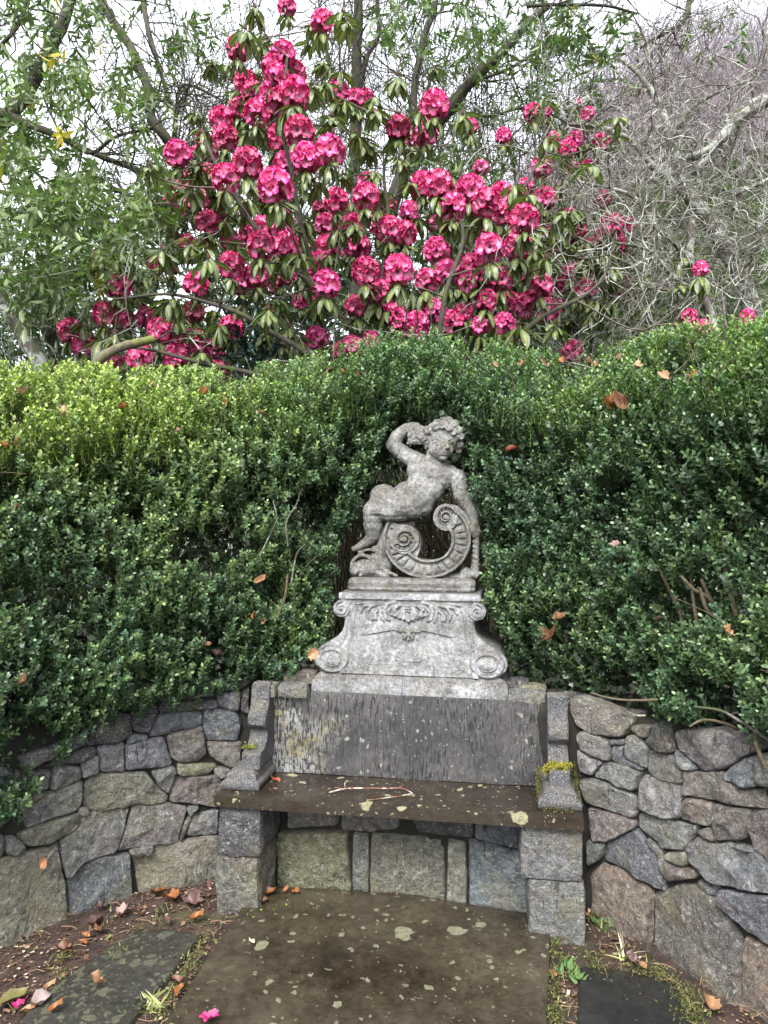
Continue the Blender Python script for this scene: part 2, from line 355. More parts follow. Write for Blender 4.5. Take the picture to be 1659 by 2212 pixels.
slab([gp(1252, 2088), gp(1330, 2092), gp(1448, 2114), gp(1462, 2150), gp(1500, 2212), bench_frame(1.35, -1.5), bench_frame(.75, -1.5), gp(1245, 2212)], .004, .06, M_slab3, paving, 3, label="dark flagstone at the right")

# ------------------------------------------------------------------ walls
class Path:
    def __init__(s, pts, per=12):
        s.p = catmull(np.array(pts, float), per); d = np.linalg.norm(np.diff(s.p, axis=0), axis=1); s.s = np.r_[0, np.cumsum(d)]
        t = np.gradient(s.p, axis=0); t /= np.linalg.norm(t, axis=1)[:, None]; s.n = np.c_[t[:, 1], -t[:, 0]]      # points to the viewer for left-to-right paths
    def at(s, q): return np.stack([np.interp(q, s.s, s.p[:, 0]), np.interp(q, s.s, s.p[:, 1])], -1)
    def nrm(s, q):
        n = np.stack([np.interp(q, s.s, s.n[:, 0]), np.interp(q, s.s, s.n[:, 1])], -1); return n / np.linalg.norm(n, axis=-1)[..., None]
    def from_px(s, px, py):
        r = s.p[:, 0] / s.p[:, 1] - (px - 829.5) / F; k_ = np.where((r[:-1] < 0) & (r[1:] >= 0))[0]
        k_ = k_[0] if len(k_) else (0 if r[0] > 0 else len(r) - 2)
        t = -r[k_] / (r[k_ + 1] - r[k_]); q = s.s[k_] + t * (s.s[k_ + 1] - s.s[k_]); D = s.at(q)[1]
        return q, CAM_Z - (py - 1106) / F * D
    def world(s, q, z, d):
        p = s.at(q) + s.nrm(q) * np.asarray(d)[..., None]; return np.concatenate([p, np.asarray(z)[..., None]], -1)

SC = {'b': (.112, .122, .132), 'g': (.148, .149, .143), 'o': (.15, .148, .118), 'r': (.13, .114, .106), 'R': (.15, .122, .10), 'd': (.062, .064, .068), 'w': (.20, .20, .16), 'y': (.165, .158, .10)}
def stone(poly, surf, seed, parent, col, name="stone", out=.02, inset=-.0018, rough=1.0, deep=.07):
    """one wall stone: its outline (s, z) on the wall, a broken face standing proud of the joints"""
    r = np.random.default_rng(seed); p = np.array(poly, float)
    if np.sum(p[:, 0] * np.roll(p[:, 1], -1) - p[:, 1] * np.roll(p[:, 0], -1)) < 0: p = p[::-1]
    q = []
    for i in range(len(p)):                                    # knock the corners off
        a, b = p[i], p[(i + 1) % len(p)]; L = np.linalg.norm(b - a); e = min(.007, .2 * L) / max(L, 1e-6); q += [a + (b - a) * e, b - (b - a) * e]
    q = np.array(q); B = []; per = np.linalg.norm(np.roll(q, -1, 0) - q, axis=1).sum(); n_t = int(np.clip(per / .011, 22, 84))
    cum = np.r_[0, np.cumsum(np.linalg.norm(np.roll(q, -1, 0) - q, axis=1))]; qq = np.vstack([q, q[:1]])
    ts = np.arange(n_t) / n_t * cum[-1]; B = np.c_[np.interp(ts, cum, qq[:, 0]), np.interp(ts, cum, qq[:, 1])]
    c = B.mean(0); d = c - B; L = np.linalg.norm(d, axis=1)[:, None]; u = d / np.maximum(L, 1e-6)
    B = B + u * (inset + (.0030) * vnoise(np.c_[B * 45, np.full(n_t, seed * 1.7)]))[:, None]
    R_ = L.mean(); tilt = r.uniform(-.10, .10, 2) * rough; off = r.uniform(-.006, .012) + out
    fac = [(r.uniform(-1, 1, 2) * R_ * .6, r.uniform(-.55, .55, 2)) for _ in range(3)]
    def dep(P_):
        x = P_ - c; h = x @ tilt
        cut = np.stack([((x - f0) @ f1) for f0, f1 in fac], -1)      # broken facets
        h = h - np.minimum(.6 * np.clip(cut - .010, 0, None).max(-1) * rough, .013)
        return off + h + rough * (.0075 * fbm(np.c_[P_ * 11, np.full(len(P_), seed * 3.1)], 3) + .004 * vnoise(np.c_[P_ * 48, np.full(len(P_), seed)]))
    rings = []
    def ring(dist, f): 
        m = np.minimum(dist, L * .9); return B + u * m
    e0 = ring(0, 0); V = [(e0, np.full(n_t, -deep)), (e0, dep(e0) - .014)]
    e1 = ring(.0035, 0); V.append((e1, dep(e1) - .004)); e2 = ring(.008, 0); V.append((e2, dep(e2)))
    for s_ in (.18, .36, .54, .72, .88):
        P_ = e2 + (c - e2) * s_; V.append((P_, dep(P_) + .004 * s_))
    V.append((c[None], dep(c[None]) + .004))
    sz = np.concatenate([a for a, _ in V]); dd = np.concatenate([b for _, b in V]); W_ = surf(sz[:, 0], sz[:, 1], dd)
    T = []; nr = len(V) - 1; idx = np.arange(n_t); jdx = (idx + 1) % n_t
    for k_ in range(nr - 1):
        a = k_ * n_t; T += [np.c_[a + idx, a + jdx, a + n_t + jdx], np.c_[a + idx, a + n_t + jdx, a + n_t + idx]]
    a = (nr - 1) * n_t; T.append(np.c_[a + idx, a + jdx, np.full(n_t, nr * n_t)])
    o = np_obj(name, W_, np.concatenate(T), M_wall, parent); o.data.set_sharp_from_angle(angle=R(32))
    cc = np.array(SC[col]) * r.uniform(.82, 1.22) * (1 + r.uniform(-.05, .05, 3)); o.color = (*cc, 1); return o
def wall_core(path, s0, s1, z0, z1, parent, front=-.012, back=-.35):
    q = np.linspace(s0, s1, 60); zs = np.linspace(z0, z1, 16); V = []; T = []
    Q, Z = np.meshgrid(q, zs); dd = front + .006 * fbm(np.stack([Q * 30, Z * 30, 0 * Q], -1), 2)
    V = path.world(Q.ravel(), Z.ravel(), dd.ravel()); n = len(q); i = (np.arange(15)[:, None] * n + np.arange(n - 1)[None]).ravel()
    T = np.stack([i, i + 1, i + n + 1, i + n], -1)
    Vb = path.world(q, np.full(n, z1), np.full(n, back)); Vc = path.world(q, np.full(n, z0), np.full(n, back)); o_ = len(V); j = np.arange(n - 1)
    V = np.concatenate([V, Vb, Vc]); T = np.concatenate([T, np.stack([15 * n + j, 15 * n + j + 1, o_ + j + 1, o_ + j], -1), np.stack([o_ + j, o_ + j + 1, o_ + n + j + 1, o_ + n + j], -1)])
    return np_obj("wall_core", V, T, M_mortar, parent)

PL = Path([(-2.05, 1.0), (-1.85, 1.75), (-1.62, 2.35), (-1.39, 2.75), (-1.22, 2.96), (-1.02, 3.11), (-.735, 3.24), (-.45, 3.30)])
PR = Path([(.42, 3.10), (.62, 3.03), (.80, 2.92), (.94, 2.78), (1.055, 2.60), (1.15, 2.42), (1.25, 2.18), (1.36, 1.7), (1.45, 1.1)])
LS = [  # traced in the enlarged view of the lower left
 ('d', [(860,225),(1165,205),(1180,250),(1020,265),(860,284)]), ('b', [(1165,175),(1300,165),(1292,265),(1270,274),(1182,252)]),
 ('d', [(705,236),(850,236),(858,290),(800,393),(722,380),(702,345)]), ('b', [(862,290),(1085,268),(1092,345),(895,400),(802,418),(812,380)]),
 ('b', [(1095,262),(1182,256),(1272,280),(1305,330),(1285,432),(1105,436),(1094,350)]), ('d', [(500,300),(702,280),(706,400),(640,436),(480,462),(455,450)]),
 ('b', [(680,410),(728,396),(798,402),(795,424),(682,448)]), ('b', [(530,465),(668,432),(668,596),(530,606)]),
 ('b', [(675,455),(880,412),(930,558),(880,572),(675,592)]), ('r', [(902,408),(1090,350),(1113,500),(1062,546),(960,546),(926,520)]),
 ('r', [(1112,440),(1305,440),(1295,572),(1240,577),(1130,512)]), ('y', [(958,552),(1172,560),(1130,610),(1040,622),(957,614)]),
 ('g', [(1155,575),(1260,580),(1210,640),(1158,622)]), ('d', [(245,580),(300,530),(500,462),(522,490),(440,545),(300,566)]),
 ('g', [(440,548),(525,502),(530,605),(440,636)]), ('g', [(300,572),(425,565),(438,640),(350,680),(275,702),(275,632)]),
 ('d', [(130,600),(272,590),(250,692),(100,716),(78,700)]), ('o', [(458,655),(520,612),(780,600),(862,692),(906,722),(900,766),(720,782),(500,826),(455,790)]),
 ('g', [(815,598),(930,565),(956,602),(910,716),(868,690)]), ('r', [(924,626),(1192,620),(1215,700),(1180,790),(1040,772),(914,762)]),
 ('r', [(85,740),(250,700),(200,750),(100,832),(82,800)]), ('g', [(100,822),(250,718),(446,646),(442,772),(400,812),(150,902)]),
 ('g', [(425,795),(475,790),(482,832),(424,838)]), ('o', [(95,940),(150,910),(418,820),(416,892),(370,932),(240,992),(138,1002)]),
 ('g', [(20,952),(90,950),(136,1012),(76,1056),(28,1040)]), ('b', [(-60,930),(14,940),(18,1050),(-60,1075)]),
 ('g', [(420,838),(702,785),(686,872),(626,1032),(440,1087),(355,1182),(320,972),(424,890)]), ('g', [(715,782),(905,770),(1012,790),(990,862),(960,982),(720,1012),(632,1032),(692,882)]),
 ('b', [(1012,790),(1075,782),(1048,822),(1020,832)]), ('g', [(1045,832),(1180,800),(1180,935),(1010,952),(1005,900)]),
 ('d', [(992,870),(1018,834),(1040,842),(1004,930),(966,978)]), ('o', [(698,1022),(820,990),(832,1010),(812,1047),(708,1047)]),
 ('o', [(710,1052),(840,1002),(1180,940),(1180,1178),(860,1197),(770,1217),(708,1122)]), ('b', [(363,1187),(520,1062),(702,1042),(712,1232),(560,1292),(368,1354)]),
 ('o', [(-30,1085),(100,1040),(300,1000),(312,980),(332,1150),(350,1202),(357,1402),(-30,1538)]), ('d', [(1310,165),(1345,140),(1345,290),(1300,270)]),
 ('b', [(255,470),(450,390),(500,300),(450,450),(300,525)]), ('g', [(-60,740),(75,700),(80,830),(-60,925)]), ('b', [(-60,560),(125,600),(72,698),(-60,730)]),
 ('g', [(130,592),(300,520),(450,452),(250,470),(100,520)]), ('d', [(1270,60),(1400,60),(1340,130),(1290,160),(1170,170)]), ('b', [(870,120),(1160,100),(1160,195),(860,215)]), ('g', [(520,200),(850,130),(850,228),(510,285)])]
RS = [
 ('r', [(582,212),(640,200),(830,270),(962,290),(932,342),(882,412),(720,395),(630,360),(592,292)]), ('g', [(630,395),(680,378),(800,430),(812,542),(700,512),(640,470)]),
 ('b', [(806,425),(886,425),(886,455),(810,455)]), ('g', [(892,410),(950,403),(1012,468),(1004,585),(950,562),(884,525)]),
 ('b', [(812,462),(884,462),(886,530),(1000,590),(900,572),(815,542)]), ('g', [(916,350),(1040,350),(1010,420),(945,400),(912,380)]),
 ('d', [(990,440),(1030,398),(1045,340),(1120,350),(1158,500),(1080,492)]), ('g', [(1012,480),(1160,512),(1207,562),(1202,667),(1080,652),(1006,602)]),
 ('g', [(1150,390),(1200,372),(1400,372),(1622,482),(1530,522),(1430,582),(1310,602),(1172,470)]), ('b', [(1165,482),(1282,592),(1210,582),(1166,532)]),
 ('b', [(1435,602),(1530,532),(1602,505),(1612,672),(1550,687),(1430,642)]), ('g', [(1618,508),(1700,500),(1700,690),(1615,672)]),
 ('r', [(1214,587),(1310,607),(1425,592),(1430,647),(1540,692),(1700,695),(1700,812),(1540,792),(1210,722)]), ('g', [(624,480),(700,522),(772,545),(712,622),(640,592)]),
 ('g', [(775,548),(872,552),(976,600),(946,702),(870,682),(718,622)]), ('g', [(650,640),(720,640),(910,712),(952,742),(956,802),(940,852),(880,842),(685,762)]),
 ('g', [(985,615),(1190,667),(1207,722),(1182,852),(1100,847),(968,802),(965,662)]), ('R', [(1215,737),(1365,767),(1387,852),(1360,902),(1180,852),(1190,802)]),
 ('r', [(1370,772),(1560,812),(1547,962),(1392,972),(1387,882)]), ('r', [(1562,817),(1700,812),(1700,1105),(1592,1022),(1550,902)]),
 ('r', [(690,790),(830,827),(942,867),(946,902),(800,972),(720,962),(695,900)]), ('g', [(960,822),(1277,892),(1277,922),(1212,1022),(1090,1017),(958,892)]),
 ('r', [(1283,915),(1380,902),(1392,977),(1340,962)]), ('b', [(690,965),(782,987),(767,1062),(690,1107)]),
 ('b', [(780,982),(952,910),(1062,1072),(1107,1242),(1050,1222),(870,1122),(773,1072)]), ('r', [(1000,952),(1080,1022),(1132,1182),(1102,1192),(1062,1062)]),
 ('w', [(1115,1035),(1232,1025),(1232,1092),(1200,1112),(1113,1062)]), ('r', [(1104,1077),(1200,1117),(1262,1122),(1282,1172),(1120,1192)]),
 ('b', [(1225,1000),(1290,947),(1400,992),(1560,1002),(1700,1110),(1700,1262),(1500,1222),(1380,1202),(1240,1082)]), ('g', [(1395,985),(1480,972),(1592,1032),(1480,1022)]),
 ('b', [(1290,1182),(1392,1217),(1380,1267),(1340,1257),(1290,1212)]), ('b', [(1410,1227),(1600,1262),(1700,1275),(1700,1550),(1560,1452),(1400,1292)]),
 ('R', [(692,1150),(770,1097),(850,1122),(1010,1222),(1035,1262),(1022,1412),(950,1452),(850,1412),(710,1302)]),
 ('r', [(1035,1262),(1200,1202),(1290,1217),(1400,1302),(1460,1422),(1532,1532),(1532,1702),(1400,1682),(1200,1542),(1040,1402)]),
 ('R', [(1533,1490),(1700,1560),(1700,1840),(1560,1772),(1532,1702)])]
def build_wall(path, traced, ox, label, group, smin, smax, fill):
    w = empty("stone_wall", (*path.at((smin + smax) / 2), 0), label=label, category="wall", group=group); bpy.context.view_layer.update()
    inv = w.matrix_basis.inverted(); ch = [wall_core(path, smin, smax, -.2, .79, w)]; sd_ = 100
    lo, hi = 1e9, -1e9
    for c, poly in traced:
        sz = np.array([path.from_px(x * .4 + ox, y * .4 + 1426.7) for x, y in poly]); sz[:, 1] = np.where(sz[:, 1] < .085, -.05, np.clip(sz[:, 1], -.05, .84))
        if np.ptp(sz[:, 1]) < .012: continue
        lo = min(lo, sz[:, 0].min()); hi = max(hi, sz[:, 0].max()); sd_ += 1
        ch.append(stone(sz, path.world, sd_, w, c))
    r = np.random.default_rng(5)                               # courses beyond the picture's edge
    for a, b in fill(lo, hi):
        zz = -.05
        while zz < .8:
            hgt = r.uniform(.12, .2); x = a
            while x < b - .05:
                wd = min(r.uniform(.16, .34), b - x); sd_ += 1; j = lambda: r.uniform(-.015, .015)
                z1 = min(zz + hgt, .83)
                ch.append(stone([(x, zz + j() * .3), (x + wd, zz + j() * .3), (x + wd, z1), (x, z1)], path.world, sd_, w, r.choice(list('bgor')))); x += wd
            zz += hgt
    for o in ch: o.matrix_parent_inverse = inv
    return w
build_wall(PL, LS, 0.0, "curved dry stone wall of grey blocks to the left of the bench", "curved garden walls", 0, PL.s[-1], lambda lo, hi: [(0.0, lo)])
build_wall(PR, RS, 995.4, "curved stone wall with reddish lower blocks to the right of the bench", "curved garden walls", 0.05, PR.s[-1], lambda lo, hi: [(hi, PR.s[-1])])
PB = Path([tuple(bench_frame(-.75, .25)), tuple(bench_frame(-.3, .225)), tuple(bench_frame(.2, .215)), tuple(bench_frame(.75, .21))])
riser = empty("stone_wall", (*bench_frame(0, .23), 0), label="low riser of squared blocks in shade under the seat slab", category="wall"); bpy.context.view_layer.update()
ch = [wall_core(PB, 0, PB.s[-1], -.05, .405, riser, back=-.2)]
BS = [('g', [(396,560),(590,560),(592,635),(400,645)]), ('g', [(605,560),(830,570),(830,650),(720,662),(608,648)]), ('d', [(862,575),(1112,590),(1112,682),(900,662)]), ('b', [(1125,590),(1307,600),(1312,727),(1120,682)]),
 ('y', [(358,660),(630,658),(642,862),(390,882),(352,802)]), ('g', [(650,665),(712,670),(712,862),(650,858)]), ('o', [(720,665),(1002,690),(1007,887),(770,872),(716,857)]), ('o', [(1016,690),(1086,702),(1090,877),(1012,872)]), ('b', [(1096,690),(1332,742),(1337,950),(1100,892)])]
for i, (c, poly) in enumerate(BS):
    sz = np.array([PB.from_px(x * .56 + 398.2, y * .56 + 1426.7) for x, y in poly]); sz[:, 1] = np.where(sz[:, 1] < .085, -.03, np.clip(sz[:, 1], -.03, .402))
    ch.append(stone(sz, PB.world, 300 + i, riser, c, out=.012, rough=.7))
for o in ch: o.matrix_parent_inverse = riser.matrix_basis.inverted()

# coping stones and loose rocks on the wall either side of the pedestal
def rough_block(dims, seed, amp=.012, rnd=.02, n=10, rot=0.0):
    """a quarried block: box grid with worn edges and broken faces, base at z = 0"""
    V = []; T = []; off = 0; d = np.array(dims) / 2
    for ax in range(3):
        for sg in (-1, 1):
            a, b = [k_ for k_ in range(3) if k_ != ax]
            na = max(3, int(dims[a] / .02)); nb = max(3, int(dims[b] / .02)); u, v = np.meshgrid(np.linspace(-1, 1, na), np.linspace(-1, 1, nb))
            p = np.zeros((nb, na, 3)); p[..., ax] = sg; p[..., a] = u; p[..., b] = v; p = p.reshape(-1, 3) * d
            i = (np.arange(nb - 1)[:, None] * na + np.arange(na - 1)[None]).ravel() + off; q = np.stack([i, i + 1, i + na + 1, i + na], -1)
            T.append(q if (sg > 0) == (ax != 1) else q[:, ::-1]); V.append(p); off += len(p)
    V = np.concatenate(V); T = np.concatenate(T); inner = np.clip(V, -(d - rnd), d - rnd); e = V - inner; L = np.linalg.norm(e, axis=1)[:, None] + 1e-9
    V = inner + e / L * np.minimum(L, rnd); nr = e / L
    V = V + nr * (amp * fbm(V * 9 + seed * 5.3, 3) + amp * .45 * vnoise(V * 40 + seed))[:, None]
    V[:, 2] += d[2]; c_, s_ = math.cos(rot), math.sin(rot); V[:, :2] = V[:, :2] @ np.array([[c_, s_], [-s_, c_]])
    return V, T

# ------------------------------------------------------------------ the bench
bench = empty("stone_bench", (*bench_frame(0, .0), 0), -YAW, label="long stone bench with dark wet seat slab and scrolled arms", category="bench")
for (x, w_, z0, h_, sd_, col, dz) in ((-.605, .175, .205, .2, 11, (.07, .07, .075), 0), (-.612, .17, -.03, .235, 12, (.12, .118, .10), 0), (.585, .225, .205, .2, 13, (.14, .14, .14), 0), (.603, .205, -.04, .245, 14, (.14, .142, .14), 0)):
    V, T = rough_block((w_, .25, h_), sd_, .011 if x < 0 else .007, .016); V += np.array([x, .118, z0])
    o = np_obj("support_stone", V, T, M_wall, bench); o.color = (*col, 1)
V, T = rough_block((1.40, .31, .045), 21, .0012, .006); V += np.array([0, .12, .405]); np_obj("seat", V, T, M_seat, bench)
V, T = rough_block((1.17, .055, .345), 22, .0015, .006); V += np.array([.0, .295, .449]); np_obj("backrest", V, T, M_back, bench)
def console(x, seed, px_off=0):
    prof = [(.26, .835), (.222, .84), (.205, .825), (.200, .79), (.192, .757), (.178, .74), (.168, .735), (.155, .72), (.146, .70), (.146, .68), (.158, .665), (.176, .652), (.178, .64), (.168, .615), (.15, .595), (.135, .583), (.088, .580), (.079, .573), (.077, .52), (.27, .52), (.27, .83)]
    p = np.array(prof); out = []
    for i in range(len(p)):
        a, b = p[i], p[(i + 1) % len(p)]; n = max(1, int(np.linalg.norm(b - a) / .012)); out += [a + (b - a) * t for t in np.arange(n) / n]
    p = np.array(out); c = np.array([.21, .64]); u = c - p; u /= np.linalg.norm(u, axis=1)[:, None]
    hw = .038; xs_ = [(-hw, .006), (-hw + .006, 0)] + [(t, 0) for t in np.linspace(-hw + .016, hw - .016, 4)] + [(hw - .006, 0), (hw, .006)]
    V = []; n = len(p)
    for xx, ins in xs_: V.append(np.c_[np.full(n, xx), p + u * ins])
    V = np.concatenate(V); i = np.arange(n); j = (i + 1) % n; T = [np.stack([k_ * n + i, k_ * n + j, (k_ + 1) * n + j, (k_ + 1) * n + i], -1) for k_ in range(len(xs_) - 1)]
    V = V + .0022 * fbm(V * 22 + seed, 3)[:, None] * np.array([.4, 1, 1])
    me = bpy.data.meshes.new("armrest"); fs = np.concatenate(T).tolist() + [list(range(n)), list(range((len(xs_) - 1) * n, len(xs_) * n))[::-1]]
    me.from_pydata((V + np.array([x, 0, 0])).tolist(), [], fs); me.materials.append(M_dark); me.polygons.foreach_set("use_smooth", [True] * len(me.polygons))
    me.set_sharp_from_angle(angle=R(38))
    arm = link(bpy.data.objects.new("armrest", me), bench)
    # moulded plinth: two steps with a torus-like lower roll
    lv = [(0, .004), (.006, 0), (.022, -.002), (.030, .004), (.034, .014), (.040, .016), (.052, .017), (.062, .024), (.068, .032), (.0705, .036)]
    V = []; m = 0
    for z, ins in lv:
        x0, x1, y0, y1 = -.078 + ins, .078 - ins, .035 + ins, .272; r = []
        for a, b in (((x0, y1), (x0, y0)), ((x0, y0), (x1, y0)), ((x1, y0), (x1, y1)), ((x1, y1), (x0, y1))):
            for t in np.arange(12) / 12: r.append((a[0] + (b[0] - a[0]) * t, a[1] + (b[1] - a[1]) * t, z + .4505))
        V += r; m = len(r)
    V = np.array(V); V = V + .0022 * fbm(V * 30 + seed * 2, 3)[:, None] * np.sign(V - np.array([0, .2, 0])) * np.array([1, 1, 0])
    i = np.arange(m); j = (i + 1) % m; T = np.concatenate([np.stack([k_ * m + i, k_ * m + j, (k_ + 1) * m + j, (k_ + 1) * m + i], -1) for k_ in range(len(lv) - 1)]).tolist() + [list(range((len(lv) - 1) * m, len(lv) * m))]
    me = bpy.data.meshes.new("arm_plinth"); me.from_pydata((V + np.array([x + px_off, 0, 0])).tolist(), [], T); me.materials.append(M_dark); me.polygons.foreach_set("use_smooth", [True] * len(me.polygons)); me.set_sharp_from_angle(angle=R(50))
    link(bpy.data.objects.new("arm_plinth", me), arm)
console(-.588, 1, -.03); console(.62, 2)

rocks = [  # px, py of base centre (view), width, depth, height, colour, label
 ((590, 1500, 3.23), (.062, .12, .055), 'o', "short flat coping stone beside the left scrolled arm of the bench"), ((638, 1500, 3.22), (.125, .13, .055), 'g', "grey coping stone touching the left foot of the pedestal"),
 ((634, 1472, 3.27), (.07, .10, .038), 'y', "small tan rock lying left of the pedestal, under the hedge"), ((664, 1474, 3.26), (.09, .10, .052), 'R', "rounded brown rock leaning on the left pedestal foot"),
 ((1137, 1518, 3.12), (.165, .14, .055), 'g', "flat coping stone just right of the pedestal foot"), ((1212, 1510, 3.14), (.13, .14, .035), 'd', "dark coping stone behind the right scrolled arm"), ((1118, 1488, 3.17), (.09, .1, .045), 'd', "dark flat rock on the coping right of the pedestal"),
 ((1152, 1490, 3.14), (.12, .08, .030), 'y', "thin yellowish rock on the coping right of the pedestal"), ((1270, 1516, 3.03), (.16, .16, .02), 'd', "thin dark slab on the wall top right of the bench")]
for i, ((px, py, D), dm, c, lab) in enumerate(rocks):
    p = P(px, py, D); V, T = rough_block(dm, 40 + i, .009, .018); o = np_obj("rock", V, T, M_wall, label=lab, category="rock", group="loose stones along the wall top")
    o.location = p; o.rotation_euler = (0, 0, -YAW + (.05 if i % 2 else -.08) - (.3 if i == 8 else 0)); cc = SC[c]; o.color = (*cc, 1)

# ------------------------------------------------------------------ pedestal and statue (traced in crop units, K metres each)
KP = .0006185
def seg_d(X, Z, a, b):
    ax, az = a; bx, bz = b; dx, dz = bx - ax, bz - az; t = np.clip(((X - ax) * dx + (Z - az) * dz) / (dx * dx + dz * dz + 1e-9), 0, 1)
    return np.hypot(X - ax - t * dx, Z - az - t * dz), t
def stroke(H, X, Z, pts, r0, r1, h):
    """a rounded carved ridge along a line, height h, blended by maximum"""
    n = len(pts) - 1; best = np.full(X.shape, -1e9)
    for i in range(n):
        d, t = seg_d(X, Z, pts[i], pts[i + 1]); r = r0 + (r1 - r0) * (i + t) / n; best = np.maximum(best, np.sqrt(np.clip(1 - (d / r) ** 2, 0, 1)) * h * np.clip(r / max(r0, r1), .4, 1))
    return np.maximum(H, best)
def sm(e0, e1, x): t = np.clip((x - e0) / (e1 - e0), 0, 1); return t * t * (3 - 2 * t)
def spiral(H, X, Z, c, r, turns, sgn, a0, h, squash=1.0, w=.2):
    pts = []
    for t in np.linspace(0, 1, int(34 * turns)):
        rr = r * (1 - .86 * t); a = a0 + sgn * t * turns * 2 * math.pi; pts.append((c[0] + rr * math.cos(a), c[1] + rr * math.sin(a) * squash))
    return stroke(H, X, Z, pts, r * w, r * w * .75, h)
ped = empty("carved_pedestal", (*(P(883, 1500, 3.17)[:2]), .79), R(-10.5), label="pale carved limestone pedestal with four scrolls, acanthus leaves and a shell", category="pedestal")
def zc(cy): return (2000 - cy) * KP                     # crop y -> height above the foot
def xc(cx): return (cx - 783) * KP
def pedestal_front():
    gx = np.arange(110, 1462, 4.0); gy = np.arange(1322, 1872, 4.0); X, Z = np.meshgrid(gx, gy)
    mx = np.abs(X - 783)                                       # mirrored half
    pr = np.array([(1322, 480), (1338, 486), (1366, 480), (1385, 515), (1420, 522), (1460, 515), (1485, 478), (1500, 440), (1540, 444), (1580, 458), (1620, 492), (1650, 540), (1680, 590), (1710, 632), (1740, 655), (1780, 662), (1820, 650), (1850, 615), (1871, 590)])
    half = np.interp(Z, pr[:, 0], pr[:, 1])
    half = np.where(Z < 1485, np.where(Z > 1368, 460 + np.sqrt(np.clip(62 ** 2 - (Z - 1430) ** 2, 0, None)), 484), half)
    inside = mx <= half
    H = np.zeros(X.shape)
    H += 18 * sm(1372, 1362, Z)                               # top slab stands proud
    band = np.interp(Z, [1370, 1500, 1600, 1690, 1800], [345, 372, 385, 410, 430])
    H += 13 * sm(band - 8, band + 6, mx) * sm(1385, 1430, Z)   # side brackets proud of the panel
    H += 24 * sm(1775, 1871, Z) ** 2 * (mx < 470)              # foot flares out
    X2 = np.where(X < 783, X, 1566 - X) if False else X
    for sg in (-1, 1):
        cx, a = 783 + sg * 460, math.pi / 2
        d = np.hypot(X - cx, Z - 1430); H = np.where(d < 60, np.maximum(H, 26 - 0 * d), H); H = spiral(H, X, Z, (cx, 1430), 50, 1.6, sg, -math.pi / 2, 42, 1, .2)
        H = np.maximum(H, 44 * np.sqrt(np.clip(1 - (d / 14) ** 2, 0, 1)))
        cx = 783 + sg * 528; dd = np.hypot((X - cx) / 118, (Z - 1778) / 98)
        H = np.where(dd < 1, np.maximum(H, 34 * np.clip((1 - dd) * 8, 0, 1) ** .5), H)
        dz_ = np.abs(np.hypot((X - cx) / 72, (Z - 1782) / 56) - 1); gate = ~((Z > 1782) & (sg * (X - cx) < -20) & (Z < 1810))
        H = H - 15 * np.clip(1 - dz_ / .20, 0, 1) * (dd < 1)
        de = np.hypot((X - cx + sg * 5) / 54, (Z - 1782) / 36); H = np.where(de < 1, np.maximum(H, 30 + 16 * np.sqrt(np.clip(1 - de ** 2, 0, 1))), H)
        # bracket edge beads running from the upper to the lower scroll
        for off in (0, 34): H = stroke(H, X, Z, [(783 + sg * (400 - off), 1380), (783 + sg * (425 - off), 1440), (783 + sg * (425 - off), 1530), (783 + sg * (430 - off), 1600), (783 + sg * (462 - off), 1670), (783 + sg * (520 - off * 1.6), 1720)], 9, 9, 20 if off == 0 else 17)
        # acanthus sprays
        L = lambda pts, r0, r1, h: stroke(H, X, Z, [(783 + sg * (x - 783), y) for x, y in pts], r0, r1, h)
        for pts, r0, r1, h in (([(800,1400),(860,1395),(900,1410),(925,1440)], 20, 12, 24), ([(850,1400),(880,1430),(860,1460),(845,1455)], 16, 10, 28), ([(880,1380),(930,1390),(980,1420),(1015,1455),(1010,1495)], 18, 13, 26), ([(930,1400),(950,1440),(935,1490),(915,1500)], 15, 11, 24), ([(975,1425),(975,1470),(955,1505)], 12, 9, 22), ([(1000,1440),(1030,1470),(1030,1500)], 13, 10, 24), ([(980,1390),(1040,1410),(1070,1450),(1060,1490)], 15, 10, 22), ([(1030,1400),(1090,1410),(1110,1455)], 13, 8, 20), ([(1060,1385),(1130,1395),(1160,1400)], 12, 6, 16), ([(870,1460),(905,1465),(920,1455)], 13, 8, 22)):
            H = L(pts, r0, r1, h)
        H = L([(845, 1578), (880, 1562), (960, 1578), (1060, 1600)], 8, 6, 16); H = L([(1040, 1583), (1075, 1606)], 7, 4, 14)
        H = L([(783, 1590), (810, 1570), (845, 1578)], 11, 8, 20); H = L([(783, 1600), (815, 1605), (820, 1590)], 12, 8, 22)
        H = L([(790, 1815), (850, 1808), (980, 1812), (1070, 1800)], 7, 5, 9)
    for t in np.linspace(-1, 1, 7):                           # central palmette
        H = stroke(H, X, Z, [(783 + 16 * t, 1395), (783 + 75 * t, 1470 - 12 * abs(t)), (783 + 90 * t, 1502 - 34 * abs(t))], 11, 17, 30)
    for y in (1402, 1420, 1438): H = stroke(H, X, Z, [(768, y), (798, y)], 9, 9, 33)
    for t in (-1, 0, 1): H = stroke(H, X, Z, [(783 + 12 * t, 1600), (783 + 28 * t, 1630 - 8 * abs(t))], 9, 11, 20)
    for a in np.linspace(-1.35, 1.35, 11):                    # scallop shell, in low relief
        H = stroke(H, X, Z, [(783 + 14 * math.sin(a), 1785 - 10 * math.cos(a)), (783 + 84 * math.sin(a), 1785 - 92 * math.cos(a))], 4, 12, 13)
    for sg in (-1, 1): H = spiral(H, X, Z, (783 + sg * 62, 1790), 16, 1.2, -sg, 0, 14)
    rnd = np.clip((half - mx) / 9, 0, 1); H = H - 8 * (1 - rnd) ** 2
    H = H + 1.2 * fbm(np.stack([X / 26, Z / 26, 0 * X], -1), 3)
